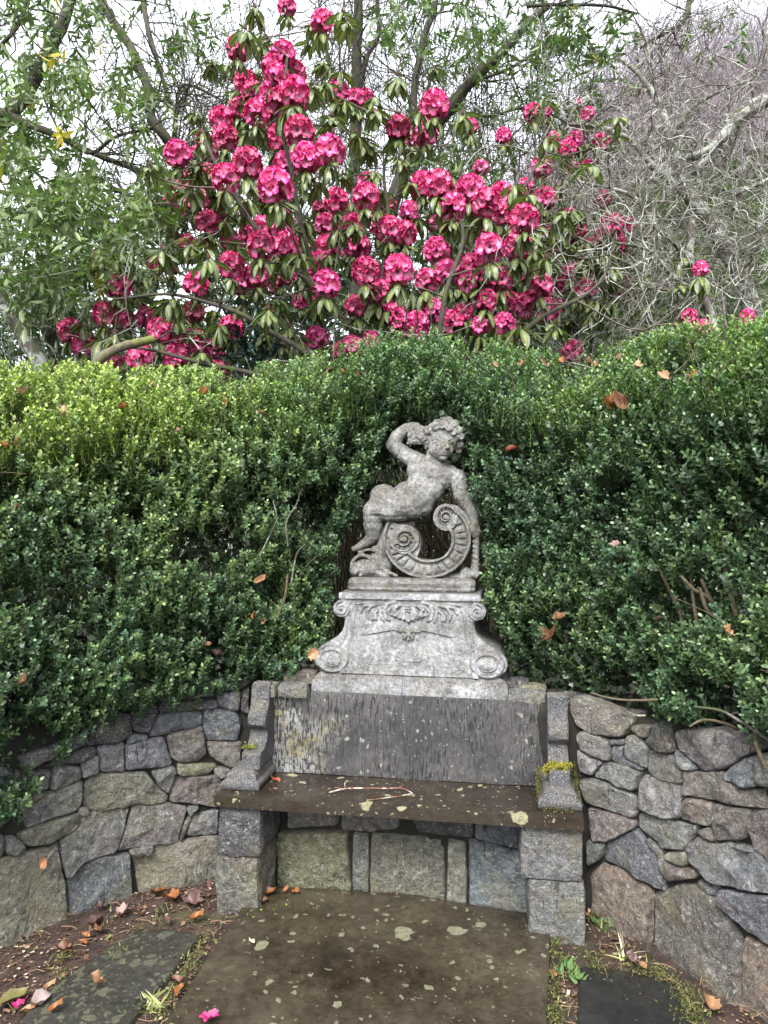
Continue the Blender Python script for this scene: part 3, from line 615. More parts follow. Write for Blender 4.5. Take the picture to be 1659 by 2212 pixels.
    ny, nx = X.shape; idx = np.arange(ny * nx).reshape(ny, nx); keep = inside[:-1, :-1] & inside[1:, :-1] & inside[:-1, 1:] & inside[1:, 1:]
    a = idx[:-1, :-1][keep]; b = idx[:-1, 1:][keep]; c = idx[1:, 1:][keep]; d = idx[1:, :-1][keep]
    H = H * .88; V = np.stack([xc(X), -H * KP - .003, zc(Z)], -1).reshape(-1, 3); np_obj("carved_face", V, np.stack([d, c, b, a], -1), M_pale, body)
    return pr
# solid body behind the carved face: the bracket outline swept back, its barrel scrolls ribbed
def outline():
    r = [(1322, 480), (1345, 486), (1364, 482), (1370, 470)]
    r += [(1430 + 60 * math.sin(a), 460 + 60 * math.cos(a)) for a in np.linspace(-1.25, 1.35, 12)]
    r += [(1500, 440), (1540, 444), (1580, 458), (1620, 492), (1650, 540), (1680, 590), (1696, 618)]
    r += [(1778 + 98 * math.sin(a), 534 + 120 * math.cos(a)) for a in np.linspace(-.75, 1.2, 14)]
    return r + [(1872, 560)]
hf = outline(); ol = [(xc(783 + h), zc(z)) for z, h in hf] + [(xc(783 - h), zc(z)) for z, h in hf[::-1]]
ys_ = np.r_[0, .006, np.linspace(.02, .33, 14)]; ol = np.array(ol); n = len(ol); V = []
cen = np.array([0, .3])
for k_, y in enumerate(ys_):
    s_ = .985 if k_ == 0 else (1 - .022 * (k_ % 2) if k_ > 1 else 1); V.append(np.c_[ol[:, 0] * s_, np.full(n, y), ol[:, 1]])
V = np.concatenate(V); V = V + .0015 * fbm(V * 25, 2)[:, None]; i = np.arange(n); j = (i + 1) % n
fs = np.concatenate([np.stack([k_ * n + i, k_ * n + j, (k_ + 1) * n + j, (k_ + 1) * n + i], -1) for k_ in range(len(ys_) - 1)]).tolist() + [list(range(n))[::-1], list(range((len(ys_) - 1) * n, len(ys_) * n))]
me = bpy.data.meshes.new("body"); me.from_pydata(V.tolist(), [], fs); me.materials.append(M_pale); me.polygons.foreach_set("use_smooth", [True] * len(me.polygons)); me.set_sharp_from_angle(angle=R(45))
body = link(bpy.data.objects.new("body", me), ped); pedestal_front()
# foot: ogee plinth, in two blocks that meet at the fine joint in the middle
def ogee_block(x0, x1, parent, name):
    lv = [(0, .0), (.012, -.002), (.045, -.001), (.062, .006), (.074, .020), (.083, .034), (.0885, .040)]
    V = []
    for z, ins in lv:
        r = []; X0 = x0 + (ins if x0 < -.1 else 0); X1 = x1 - (ins if x1 > .1 else 0); y0 = -.035 + ins; y1 = .34
        for a, b, n_ in (((X0, y1), (X0, y0), 10), ((X0, y0), (X1, y0), 24), ((X1, y0), (X1, y1), 10), ((X1, y1), (X0, y1), 4)):
            for t in np.arange(n_) / n_: r.append((a[0] + (b[0] - a[0]) * t, a[1] + (b[1] - a[1]) * t, z))
        V += r; m = len(r)
    V = np.array(V); V[:, 1] += .003 * fbm(V * 14, 3); V[:, 2] += .0015 * fbm(V * 20 + 9, 2) * (V[:, 2] > .001); i = np.arange(m); j = (i + 1) % m
    T = np.concatenate([np.stack([k_ * m + i, k_ * m + j, (k_ + 1) * m + j, (k_ + 1) * m + i], -1) for k_ in range(len(lv) - 1)]).tolist() + [list(range((len(lv) - 1) * m, len(lv) * m))]
    me = bpy.data.meshes.new(name); me.from_pydata(V.tolist(), [], T); me.materials.append(M_pale); me.polygons.foreach_set("use_smooth", [True] * len(me.polygons)); link(bpy.data.objects.new(name, me), parent)
ogee_block(-.408, -.0225, ped, "foot_block"); ogee_block(-.0205, .408, ped, "foot_block")

# ---- the statue
KS = .000634
st = empty("cherub_statue", (*(P(883, 1285, 3.19)[:2]), 1.208), R(-10.5), label="weathered stone cherub leaning back over a large C shaped scroll", category="statue")
def sx(cx): return (cx - 790) * KS
def sz_(cy): return (1305 - cy) * KS
YC = .12                                                      # middle of the statue, behind the front edge
def S3(cx, cy, d=0): return np.array([sx(cx), YC - d * KS, sz_(cy)])    # d: crop units towards the viewer
class Balls:
    def __init__(s): s.bm = bmesh.new()
    def e(s, c, r, rot=None, seg=2):
        c = S3(*c); r = np.atleast_1d(np.array(r, float)) * KS
        if len(r) == 1: r = np.repeat(r, 3)
        m = Matrix.Translation(c) @ (Matrix.Rotation(rot, 4, 'Y') if rot else Matrix()) @ Matrix.Diagonal((r[0], r[1], r[2], 1))
        bmesh.ops.create_icosphere(s.bm, subdivisions=seg, radius=1, matrix=m)
    def cap(s, pts, rads, step=.35):
        for (a, ra), (b, rb) in zip(zip(pts, rads), zip(pts[1:], rads[1:])):
            a = np.array(a, float); b = np.array(b, float); n = max(2, int(np.linalg.norm(b - a) / (min(ra, rb) * step)))
            for t in np.linspace(0, 1, n): s.e(a + (b - a) * t, ra + (rb - ra) * t)
    def solid(s, voxel, smooth, name, mat, parent, post=None):
        me = bpy.data.meshes.new("t"); s.bm.to_mesh(me); s.bm.free(); o = bpy.data.objects.new("t", me); C.objects.link(o)
        m = o.modifiers.new("r", 'REMESH'); m.mode = 'VOXEL'; m.voxel_size = voxel
        m = o.modifiers.new("s", 'SMOOTH'); m.factor = .5; m.iterations = smooth
        dg = bpy.context.evaluated_depsgraph_get(); me2 = bpy.data.meshes.new_from_object(o.evaluated_get(dg)); bpy.data.objects.remove(o)
        if post:
            n = len(me2.vertices); v = np.zeros(n * 3, np.float32); me2.vertices.foreach_get("co", v); v = post(v.reshape(-1, 3)); me2.vertices.foreach_set("co", v.astype(np.float32).ravel())
        me2.name = name; me2.materials.clear(); me2.materials.append(mat); me2.polygons.foreach_set("use_smooth", [True] * len(me2.polygons)); me2.update()
        return link(bpy.data.objects.new(name, me2), parent)
f = Balls()
# trunk: chest, waist, belly, hips (viewer-right shoulder low, the body leaning back to the left)
f.e((912, 500, 25), (138, 100, 128), -.5); f.e((870, 560, 25), (128, 98, 110), -.5); f.e((985, 520, 20), (100, 88, 105)); f.e((835, 480, 20), (88, 80, 85)); f.e((885, 600, 30), (135, 102, 118), -.4)
f.e((825, 665, 38), (142, 110, 125), -.6); f.e((760, 640, 20), (110, 95, 90)); f.e((745, 710, 40), (125, 108, 108)); f.e((800, 745, 45), (90, 85, 72)); f.e((665, 705, 25), (120, 105, 108)); f.e((860, 720, 35), (80, 80, 80))
f.e((585, 655, 0), (100, 98, 86)); f.e((560, 720, 30), (85, 85, 75)); f.e((565, 690, 0), (82, 85, 95)); f.e((700, 770, 30), (105, 85, 65)); f.e((620, 745, 60), (95, 78, 80))
# near thigh folded, shin down, foot turned out
f.cap([(640, 765, 60), (555, 745, 75), (530, 735, 70)], [72, 68, 62]); f.cap([(522, 760, 60), (520, 850, 45), (518, 925, 30)], [74, 70, 52])
f.cap([(515, 935, 30), (470, 975, 35), (420, 1005, 40), (385, 1022, 40)], [44, 36, 26, 18]); f.e((495, 960, 0), (45, 50, 40)); f.cap([(640, 800, -50), (610, 880, -50), (600, 960, -40)], [65, 55, 45])
for k_ in range(4): f.cap([(400, 1000 + k_ * 7, 52 - k_ * 12), (372, 1014 + k_ * 7, 54 - k_ * 12)], [9, 8])
# raised arm behind the head (viewer left)
f.cap([(835, 425, 10), (770, 392, 0), (700, 345, -5), (655, 305, -5)], [66, 62, 57, 54]); f.cap([(655, 298, -5), (682, 242, 0), (740, 198, 5), (795, 182, 10)], [54, 50, 43, 36])
f.e((812, 182, 20), (40, 34, 32)); f.cap([(830, 178, 35), (870, 195, 38), (880, 215, 30)], [14, 12, 11]); f.cap([(822, 198, 40), (850, 218, 46), (855, 235, 38)], [13, 12, 10]); f.cap([(808, 210, 42), (825, 232, 48), (828, 248, 40)], [12, 11, 10]); f.cap([(792, 208, 38), (800, 232, 44), (802, 246, 38)], [11, 10, 9]); f.cap([(785, 190, 30), (768, 215, 42), (775, 232, 42)], [13, 11, 10])
# supporting arm (viewer right) and its hand over the scroll
f.cap([(1035, 510, 12), (1090, 535, 10), (1110, 600, 5), (1115, 640, 0)], [72, 66, 58, 54]); f.cap([(1120, 650, 0), (1160, 700, 8), (1195, 760, 18), (1208, 800, 24)], [56, 54, 44, 36])
f.e((1212, 835, 28), (34, 36, 42)); 
for k_, (dx, ln) in enumerate(((-26, 62), (-9, 78), (8, 80), (24, 66))):
    f.cap([(1212 + dx, 855, 48 - k_ * 9), (1218 + dx * 1.1, 855 + ln * .55, 58 - k_ * 12), (1216 + dx * 1.05, 855 + ln, 48 - k_ * 12)], [12, 11, 9])
f.cap([(1185, 825, 50), (1165, 850, 62), (1172, 880, 62)], [14, 12, 10])
# neck, head
f.cap([(925, 430, 30), (940, 375, 40), (960, 330, 45)], [64, 56, 56]); f.e((915, 420, 20), (72, 60, 40))
f.e((1000, 285, 48), (102, 94, 104), .15); f.e((990, 335, 78), (86, 66, 86), .2); f.e((955, 345, 92), (36, 34, 38)); f.e((1048, 352, 88), (30, 32, 34)); f.e((1010, 403, 98), (30, 28, 22)); f.e((1000, 380, 85), (50, 42, 36)); f.e((985, 262, 92), (62, 45, 42), .2)
f.cap([(1030, 300, 128), (1042, 325, 146), (1044, 338, 148)], [9, 13, 15]); f.e((1030, 342, 136), (9, 8, 8)); f.e((1060, 340, 132), (9, 8, 8))
f.e((1024, 368, 132), (22, 10, 7), .1); f.e((1020, 382, 127), (18, 11, 8), .1)
f.e((962, 298, 128), (17, 9, 10)); f.e((1066, 300, 116), (13, 9, 10)); f.cap([(938, 280, 122), (962, 270, 134), (988, 280, 136)], [6, 7, 6]); f.cap([(1045, 285, 136), (1066, 280, 126), (1084, 290, 112)], [6, 7, 5])
f.e((905, 300, 30), (14, 20, 26)); f.e((1096, 320, 20), (16, 24, 28))
rr_ = random.Random(4)
for (x, y, d, r) in ((930,190,70,30),(965,165,75,32),(1005,150,60,30),(1045,148,50,32),(1085,170,55,32),(1112,215,45,32),(1122,260,35,32),(1118,310,20,30),(1105,350,5,28),(900,215,55,28),(888,250,40,26),(885,285,25,26),(960,200,105,26),(1005,195,112,26),(1050,205,108,30),(1078,235,95,26),(930,225,90,24),(1095,270,70,22),(890,205,20,32),(1020,175,95,26),(1060,215,120,18),(945,195,118,17)):
    f.e((x, y, d), (r, r * .9, r * .85), rr_.uniform(-1, 1)); a0 = rr_.uniform(0, 6.28)
    f.cap([(x + r * .62 * math.cos(a0 + t), y + r * .62 * math.sin(a0 + t), d + r * .75) for t in np.linspace(0, 4.2, 6)], [8.5 - .7 * q for q in range(6)], .5)
f.e((1020, 225, 5), (108, 100, 95)); f.cap([(900, 215, 10), (860, 215, 0), (825, 205, 0)], [40, 34, 30])
def dents(v):
    def push(c, r, amt, sq=(1, 1, 1)):
        c = S3(*c); d = np.linalg.norm((v - c) / np.array(sq), axis=1) / (r * KS); w = np.clip(1 - d, 0, 1); w = w * w * (3 - 2 * w); v[:, 1] += w * amt * KS
    push((962, 312, 125), 22, 7); push((1064, 314, 118), 20, 7)           # under the eyes
    push((1024, 375, 138), 20, 9, (1.2, 1, .35)); push((988, 372, 120), 10, 6); push((1055, 374, 112), 9, 6)
    push((815, 745, 150), 14, 14); push((650, 640, 90), 60, 6, (2.2, 1, .4)); push((700, 800, 120), 60, 9, (2.6, 1, .25)); push((560, 790, 130), 50, 12, (1.4, 1, .3))
    push((1035, 590, 90), 60, 10, (.35, 1, 1.4)); push((930, 545, 120), 60, 5, (1.5, 1, .4))
    return v + (.0006 * fbm(v * 120, 2))[:, None]
f.solid(.0034, 3, "figure", M_statue, st, dents)

# the C scroll: a fluted band between two volutes
g = Balls()
oc = (893, 948)
def band_pt(a, r): return (oc[0] + 300 * r * math.cos(a), oc[1] + 268 * r * math.sin(a))
def extr(poly, d0, d1, name, parent, mat=M_statue, bev=5):
    p = np.array([(sx(x), sz_(y)) for x, y in poly]); n = len(p); c = p.mean(0)
    nx_ = np.roll(p, -1, 0) - np.roll(p, 1, 0); nn = np.c_[nx_[:, 1], -nx_[:, 0]]; nn /= np.linalg.norm(nn, axis=1)[:, None] + 1e-9
    if np.sum(p[:, 0] * np.roll(p[:, 1], -1) - p[:, 1] * np.roll(p[:, 0], -1)) < 0: nn = -nn
    b = bev * KS; L = [(YC - d0 * KS, 0), (YC - d1 * KS + b, 0), (YC - d1 * KS + b * .3, .35 * b), (YC - d1 * KS, b)]
    V = np.concatenate([np.c_[p[:, 0] - nn[:, 0] * q, np.full(n, y), p[:, 1] - nn[:, 1] * q] for y, q in L]); V = V + .0006 * fbm(V * 60, 2)[:, None]
    i = np.arange(n); j = (i + 1) % n; T = np.concatenate([np.stack([k_ * n + i, k_ * n + j, (k_ + 1) * n + j, (k_ + 1) * n + i], -1) for k_ in range(3)]).tolist() + [list(range(n))[::-1], list(range(3 * n, 4 * n))]
    me = bpy.data.meshes.new(name); me.from_pydata(V.tolist(), [], T); bm = bmesh.new(); bm.from_mesh(me); bmesh.ops.recalc_face_normals(bm, faces=bm.faces[:]); bm.to_mesh(me); bm.free()
    me.materials.append(mat); me.polygons.foreach_set("use_smooth", [True] * len(me.polygons)); me.set_sharp_from_angle(angle=R(50)); return link(bpy.data.objects.new(name, me), parent)
# heights of the whole scroll face as one carved relief on a grid, with its thickness behind
def scroll_relief():
    gx = np.arange(575, 1215, 3.5); gy = np.arange(695, 1235, 3.5); X, Z = np.meshgrid(gx, gy); H = np.full(X.shape, -1e3)
    ex = (X - oc[0]) / 300; ez = (Z - oc[1]) / 268; rr = np.hypot(ex, ez); an = np.arctan2(ez, ex)          # screen angle, down = +pi/2
    # outer radius grows to 1; inner radius of the band narrows toward the volutes
    inner = np.interp(an, [-1.7, -1.1, -.5, 0, .8, 1.6, 2.4, 3.0, 3.14], [.95, .74, .56, .565, .565, .53, .50, .62, .62])
    inner = np.where(an < -2.4, .62, inner)
    vl = np.hypot((X - 742) / 104, (Z - 950) / 100); vr = np.hypot((X - 1022) / 84, (Z - 800) / 92)
    band = (rr <= 1) & (rr >= inner) & (((an > -1.12)) | (an < -2.6)) & (an < 3.2)
    shell = (np.hypot((X - 1040) / 150, (Z - 860) / 150) <= 1) & (Z < 880) & (X > 1010) & (rr <= 1.1)
    lsh = (np.hypot((X - 725) / 128, (Z - 985) / 140) <= 1)
    mask = band | shell | lsh | (vl <= 1) | (vr <= 1)
    H = np.where(mask, 62.0, -1e3)
    rim = np.minimum(np.abs(rr - .965) / .035, np.abs(rr - inner - .035) / .035)
    H = np.where(band & (rim < 1), 74 + 6 * np.sqrt(np.clip(1 - rim ** 2, 0, 1)), H)
    # flutes (rounded tongues) across the band
    t = (rr - inner - .07) / (np.maximum(.93 - inner - .07, .02)); ph = an / (2 * math.pi) * 26 + .22 * np.sin(an * 5); w = np.abs((ph % 1) - .5) * 2
    tong = np.clip(1 - (w / .9) ** 2, 0, 1) ** .4 * np.clip(1 - np.clip(2 * t - .95, 0, 1) ** 3, 0, 1) * np.clip(t * 2.2, .25, 1); ok = band & (t > 0) & (t < 1) & (vl > 1) & (vr > 1)
    H = np.where(ok, 56 + 18 * tong, H)
    for (v, c, sxx, szz, sg, a0) in ((vl, (742, 950), 104, 100, -1, 2.6), (vr, (1022, 800), 84, 92, -1, -.3)):
        ins = v <= 1; Hb = np.where(v < 1, 64.0, H); th = np.arctan2(Z - c[1], X - c[0])
        q = v + (sg * (th - a0) / (2 * math.pi) % 1) * .0
        tt = (sg * (th - a0) / (2 * math.pi)) % 1; Hb = np.where(ins, 60.0, Hb)
        v0 = .93 * .50 ** tt; v1 = v0 * .50                      # the rim winds inward one and a half turns
        pw = np.abs((th / (2 * math.pi) * 12 % 1) - .5) * 2; pt = (v - v1 * 1.16) / np.maximum(v0 * .84 - v1 * 1.16, .02)
        Hb = np.where((pt > 0) & (pt < 1) & ins, 61 + 15 * np.sqrt(np.clip(1 - (pw / .88) ** 2, 0, 1)) * np.sqrt(np.clip(1 - (2 * pt - 1) ** 4, 0, 1)) * np.clip(pt * 1.5, .2, 1), Hb)
        for vk, wk in ((v0, .13), (v1, .17)):
            ring = np.abs(v - vk) / (vk * wk + .012); Hb = np.where(ins & (ring < 1), 78 + 8 * np.sqrt(np.clip(1 - ring ** 2, 0, 1)), Hb)
        Hb = np.where(ins & (v > v0) , 80.0, Hb); Hb = np.where(v < .20, 80 + 14 * np.sqrt(np.clip(1 - (v / .20) ** 2, 0, 1)), Hb)
        H = np.where(ins, Hb, H)
    H = H + 1.5 * fbm(np.stack([X / 20, Z / 20, 0 * X], -1), 2)
    ny, nx = X.shape; idx = np.arange(ny * nx).reshape(ny, nx); k_ = mask[:-1, :-1] & mask[1:, :-1] & mask[:-1, 1:] & mask[1:, 1:]
    a = idx[:-1, :-1][k_]; b = idx[:-1, 1:][k_]; c = idx[1:, 1:][k_]; d = idx[1:, :-1][k_]; Fq = np.stack([d, c, b, a], -1)
    N = ny * nx; V = np.stack([sx(X), YC - H * KS, sz_(Z)], -1).reshape(-1, 3); Vb = V.copy(); Vb[:, 1] = YC + 55 * KS
    # side walls from the boundary edges
    e = np.concatenate([np.stack([Fq[:, q], Fq[:, (q + 1) % 4]], -1) for q in range(4)]); key = {}
    es = set(map(tuple, e.tolist())); bd = np.array([x for x in es if (x[1], x[0]) not in es])
    side = np.stack([bd[:, 1], bd[:, 0], bd[:, 0] + N, bd[:, 1] + N], -1); allV = np.concatenate([V, Vb]); allF = np.concatenate([Fq, side, (Fq + N)[:, ::-1]])
    used = np.unique(allF); mp = np.full(2 * N, -1); mp[used] = np.arange(len(used))
    # relax the stepped outline a little
    vv = allV[used]; ff = mp[allF]; bi = mp[np.unique(bd)]; nb = {}
    for x, y in bd.tolist():
        for u_, w_ in ((mp[x], mp[y]), (mp[y], mp[x])): nb.setdefault(int(u_), []).append(int(w_))
    keys = np.array(list(nb.keys())); 
    for _ in range(6):
        new = np.array([(vv[nb[k2]].mean(0)) for k2 in keys]); vv[keys] = vv[keys] * .4 + new * .6
    bk = mp[np.array([k2 for k2 in range(N)])]
    pair = {int(mp[x]): int(mp[x + N]) for x in np.unique(bd) if mp[x] >= 0}
    for a_, b_ in pair.items(): vv[b_][[0, 2]] = vv[a_][[0, 2]]
    me = np_mesh("scroll", vv, ff, M_statue); me.set_sharp_from_angle(angle=R(60)); link(bpy.data.objects.new("scroll", me), st)
scroll_relief()
# drapery and foliage at the base, right support, ornament in the hand: carved lumps merged into one
h = Balls()
h.e((480, 1150, -8), (125, 70, 72)); h.e((560, 1110, -8), (90, 70, 90)); h.e((420, 1165, -5), (70, 60, 50)); h.e((600, 1000, -15), (70, 60, 110))
h.cap([(600, 1190, 0), (520, 1190, 0), (430, 1195, 0), (385, 1195, 0)], [48, 36, 24, 22]); h.e((388, 1172, 20), (42, 40, 42)); h.cap([(600, 1120, 0), (500, 1120, 0), (420, 1140, 0)], [60, 46, 26]); h.cap([(620, 900, -10), (610, 1000, 0), (560, 1080, 0)], [55, 75, 50])
for pts, r in (([(365, 1150), (375, 1105), (420, 1068), (480, 1072), (540, 1115), (600, 1165), (680, 1200)], 13), ([(400, 1150), (430, 1122), (470, 1130), (520, 1165), (590, 1198)], 11), ([(430, 1205), (470, 1175), (530, 1182), (600, 1205)], 10), ([(420, 1040), (500, 1025), (560, 1050), (610, 1100)], 12), ([(520, 1010), (580, 1000), (620, 1040)], 11), ([(450, 1062), (530, 1075), (590, 1125)], 9)):
    c_ = catmull([(x, y, 38) for x, y in pts], 5); h.cap([tuple(q) for q in c_], [r] * len(c_), .7)
sp = [(388 + 30 * (1 - t * .8) * math.cos(-2.2 + t * 9), 1172 + 30 * (1 - t * .8) * math.sin(-2.2 + t * 9), 58) for t in np.linspace(0, 1, 16)]; h.cap(sp, list(np.linspace(9, 5, 16)), .8)
h.cap([(1150, 1175, 10), (1180, 1195, 10), (1130, 1205, 20)], [40, 34, 30]); h.cap([(1205, 1160, 0), (1222, 1000, -15), (1215, 870, -10)], [22, 26, 26]); h.e((1215, 1182, 30), (36, 34, 32)); h.cap([(1195, 1165, 40), (1215, 1152, 50), (1236, 1165, 50), (1240, 1190, 45), (1222, 1205, 45)], [9] * 5)
for k_ in range(8): y = 900 + k_ * 33; h.cap([(1208, y, 15), (1228, y + 8, 18), (1240, y + 26, 5)], [14, 12, 8])
h.cap([(690, 870, -20), (780, 850, -20)], [34, 26]); h.cap([(1000, 1215, 10), (1100, 1200, 10)], [22, 26]); h.cap([(650, 870, -25), (610, 960, -25), (620, 1080, -25)], [50, 60, 60])
h.solid(.004, 2, "carved_drapery", M_statue, st)
q = Balls()
for (x, y) in ((775, 275), (800, 262), (825, 250), (790, 290), (820, 285), (850, 280), (870, 270), (780, 235)): q.e((x, y, 25), (20, 34, 17))
q.cap([(757, 298, 35), (880, 300, 35)], [8, 8]); q.cap([(760, 290, 35), (790, 272, 45), (820, 240, 50), (860, 228, 52), (882, 248, 52), (880, 275, 52), (858, 286, 52)], [8] * 7); q.cap([(852, 262, 58), (850, 258, 62)], [18, 12]); q.cap([(770, 215, 35), (765, 250, 45), (800, 235, 48)], [10, 9, 9]); q.cap([(890, 275, 50), (905, 262, 55), (915, 280, 50)], [7] * 3); q.cap([(890, 310, 30), (885, 330, 30)], [16, 12])
q.solid(.0034, 1, "held_ornament", M_statue, st)
# fluted base slab
lv = [(0, .012), (.004, .004), (.012, .0), (.020, .0)] + [(z, -.0015 if k_ % 2 else .003) for k_, z in enumerate(np.linspace(.022, .038, 7))] + [(.042, .002), (.050, .004), (.056, .012), (.058, .022)]
V = []; x0, x1, y0, y1 = sx(352), sx(1222), YC - 115 * KS, YC + 110 * KS
for z, ins in lv:
    r = []
    cr = .02
    for (ax, ay, bx, by, n_) in ((x0, y1, x0, y0 + cr, 10), (x0, y0 + cr, x0 + cr, y0, 3), (x0 + cr, y0, x1 - cr, y0, 40), (x1 - cr, y0, x1, y0 + cr, 3), (x1, y0 + cr, x1, y1, 10), (x1, y1, x0, y1, 6)):
        for t in np.arange(n_) / n_:
            x = ax + (bx - ax) * t; y = ay + (by - ay) * t; r.append((x + (ins if x < 0 else -ins), y + (ins if y < YC else -ins), z))
    V += r; m = len(r)
V = np.array(V); V = V + .0022 * fbm(V * 22, 3)[:, None] * np.array([1, 1, .7]); i = np.arange(m); j = (i + 1) % m
T = np.concatenate([np.stack([k_ * m + i, k_ * m + j, (k_ + 1) * m + j, (k_ + 1) * m + i], -1) for k_ in range(len(lv) - 1)]).tolist() + [list(range((len(lv) - 1) * m, len(lv) * m))]
me = bpy.data.meshes.new("base_slab"); me.from_pydata(V.tolist(), [], T); me.materials.append(M_statue); me.polygons.foreach_set("use_smooth", [True] * len(me.polygons)); link(bpy.data.objects.new("base_slab", me), st)

# ------------------------------------------------------------------ box hedge
def ovalleaf(L=1.0, Wd=.5, curl=.12, fold=.06):
    V = np.array([[0, 0, 0], [-Wd * .46, .34 * L, fold], [Wd * .46, .34 * L, fold], [-Wd * .42, .72 * L, fold * .6 - curl * .4], [Wd * .42, .72 * L, fold * .6 - curl * .4], [0, L, -curl]])
    T = np.array([[0, 2, 1], [1, 2, 4], [1, 4, 3], [3, 4, 5]]); return V, T
def box_sprig(seed, pairs=6):
    r = np.random.default_rng(seed); parts = []; L = .085
    for k_ in range(pairs):
        t = (k_ + .6) / pairs; y = L * t
        for sg in (0, 1):
            a = k_ * math.pi / 2 + sg * math.pi + r.uniform(-.25, .25); el = r.uniform(.35, .75) + .35 * t
            d = np.array([math.cos(a) * math.cos(el), math.sin(el), math.sin(a) * math.cos(el)])
            v, T = ovalleaf(1, r.uniform(.48, .6), r.uniform(.0, .2)); ln = r.uniform(.0165, .0240) * (1.0 if t < .8 else .75)
            x = np.cross(d, [0, 1, 0]); x /= np.linalg.norm(x); z = np.cross(x, d); M = np.stack([x, d, z], -1)
            v = v * ln @ M.T + np.array([0, y, 0]); tip = .62 + .45 * t + .95 * max(0, t - .7) / .3  # young tips paler; lit tips and shaded gaps also put into the tint
            parts.append((v, T, np.tile([tip * (1 + .12 * (t > .8)), tip, tip * .88], (len(v), 1)) * r.uniform(.75, 1.25)))
    s_ = .0012; v = np.array([[s_, 0, 0], [-s_, 0, s_], [-s_, 0, -s_], [0, L, 0]]); parts.append((v, np.array([[0, 1, 3], [1, 2, 3], [2, 0, 3]]), np.tile([1.5, 1.3, .7], (4, 1))))
    return merge(parts)
HOLES = [(425,1190,52,40),(500,1165,40,45),(150,1290,60,45),(30,1440,35,25),(240,1280,50,28),(560,1045,28,40),(345,1010,22,26),(90,1640,30,24),(640,1115,30,50),(470,1215,40,30),(1232,1000,22,32),(1170,950,26,40),(1450,1290,52,75),(1540,1275,60,70),(1330,1165,22,16),(1120,990,24,50),(1290,885,24,16),(1500,1490,50,26),(1410,1440,24,40),(300,900,26,14),(745,975,20,40),(1560,1560,60,24),(230,1230,45,22),(700,1240,18,60),(1640,1020,20,40)]
def in_holes(px, py):
    r = np.zeros(px.shape, bool)
    for x, y, a, b in HOLES: r |= ((px - x) / a) ** 2 + ((py - y) / b) ** 2 + .9 * vnoise(np.c_[px / 16, py / 16, 0 * px]) < 1
    return r
HP = Path([(-2.3, .9), (-2.05, 1.5), (-1.75, 2.1), (-1.50, 2.45), (-1.28, 2.74), (-1.0, 2.96), (-.7, 3.11), (-.4, 3.21), (-.1, 3.27), (.2, 3.26), (.45, 3.17), (.66, 3.04), (.84, 2.86), (.99, 2.64), (1.10, 2.40), (1.22, 2.08), (1.36, 1.6), (1.5, 1.0)])
SKY = np.array([(-900, 780), (0, 796), (150, 800), (300, 806), (480, 806), (600, 793), (680, 778), (760, 748), (820, 733), (900, 728), (1000, 730), (1080, 742), (1160, 762), (1260, 772), (1360, 765), (1440, 742), (1500, 722), (1560, 706), (1659, 692), (2600, 600)], float)
DEPTH = .62
def zr_at(s):
    f = HP.at(s); b = f - HP.nrm(s) * DEPTH; px = 829.5 + F * b[..., 0] / np.maximum(b[..., 1], .8)
    z = CAM_Z + (1106 - np.interp(px, SKY[:, 0], SKY[:, 1]) - 16) / F * np.maximum(b[..., 1], 2.6); return np.clip(z, 2.0, 2.6)
BOT = [(-400, 1900), (0, 1775), (30, 1745), (60, 1700), (90, 1660), (120, 1640), (180, 1605), (230, 1560), (300, 1530), (400, 1520), (470, 1500), (510, 1490), (560, 1478), (620, 1458), (670, 1425)]
NICHE_L = [(690, 1405), (712, 1360), (706, 1290), (718, 1200), (752, 1130), (785, 1060), (800, 1010), (826, 950), (850, 905), (890, 880)]
NICHE_R = [(935, 868), (990, 885), (1006, 930), (1008, 1000), (1020, 1060), (1042, 1120), (1052, 1220), (1056, 1300), (1085, 1370), (1100, 1420)]
BOTR = [(1120, 1462), (1190, 1480), (1290, 1492), (1370, 1500), (1410, 1545), (1440, 1565), (1500, 1545), (1560, 1540), (1610, 1570), (1659, 1600), (2100, 1750)]
MASK = [(-3000, 500), (-3000, 1900)] + BOT + NICHE_L + NICHE_R + BOTR + [(5000, 1750), (5000, 300)]
def hedge_pt(s, u, d):
    """u 0..1 up the cross section (face then sloping shoulder to the ridge), d metres inside"""
    zr = zr_at(s); zs = zr - .36; z0 = .40; face = (zs - z0); tot = face + .75; h = u * tot
    n = HP.nrm(s); f = HP.at(s); on = h < face
    q = np.clip((h - face) / .75, 0, 1); back = np.where(on, 0, q ** 1.15 * DEPTH); z = np.where(on, z0 + h, zs + .36 * np.sin(q * math.pi / 2) ** .85)
    rnd = np.clip((h - face + .22) / .22, 0, 1) * on; back = back + .03 * rnd ** 2
    nrm = np.where(on[:, None], np.c_[n, .12 + .5 * rnd], np.c_[n * .42, np.full(len(s), .95)])
    nrm /= np.linalg.norm(nrm, axis=1)[:, None]
    # bulges and hollows of an old clipped hedge
    p3 = np.c_[f, z]; bl = .065 * fbm(p3 * 3.1, 2) + .03 * vnoise(p3 * 8)
    back = back + d * np.abs(nrm[:, :2]).sum(1).clip(0, 1) - bl
    z = z - d * nrm[:, 2] * .8
    return np.c_[f - n * back[:, None], z], nrm
hedge = empty("box_hedge", (0, 3.4, .8), label="tall clipped box hedge curving behind the wall with an arched niche", category="hedge"); bpy.context.view_layer.update()
hinv = hedge.matrix_basis.inverted()
TOTU = 1.0
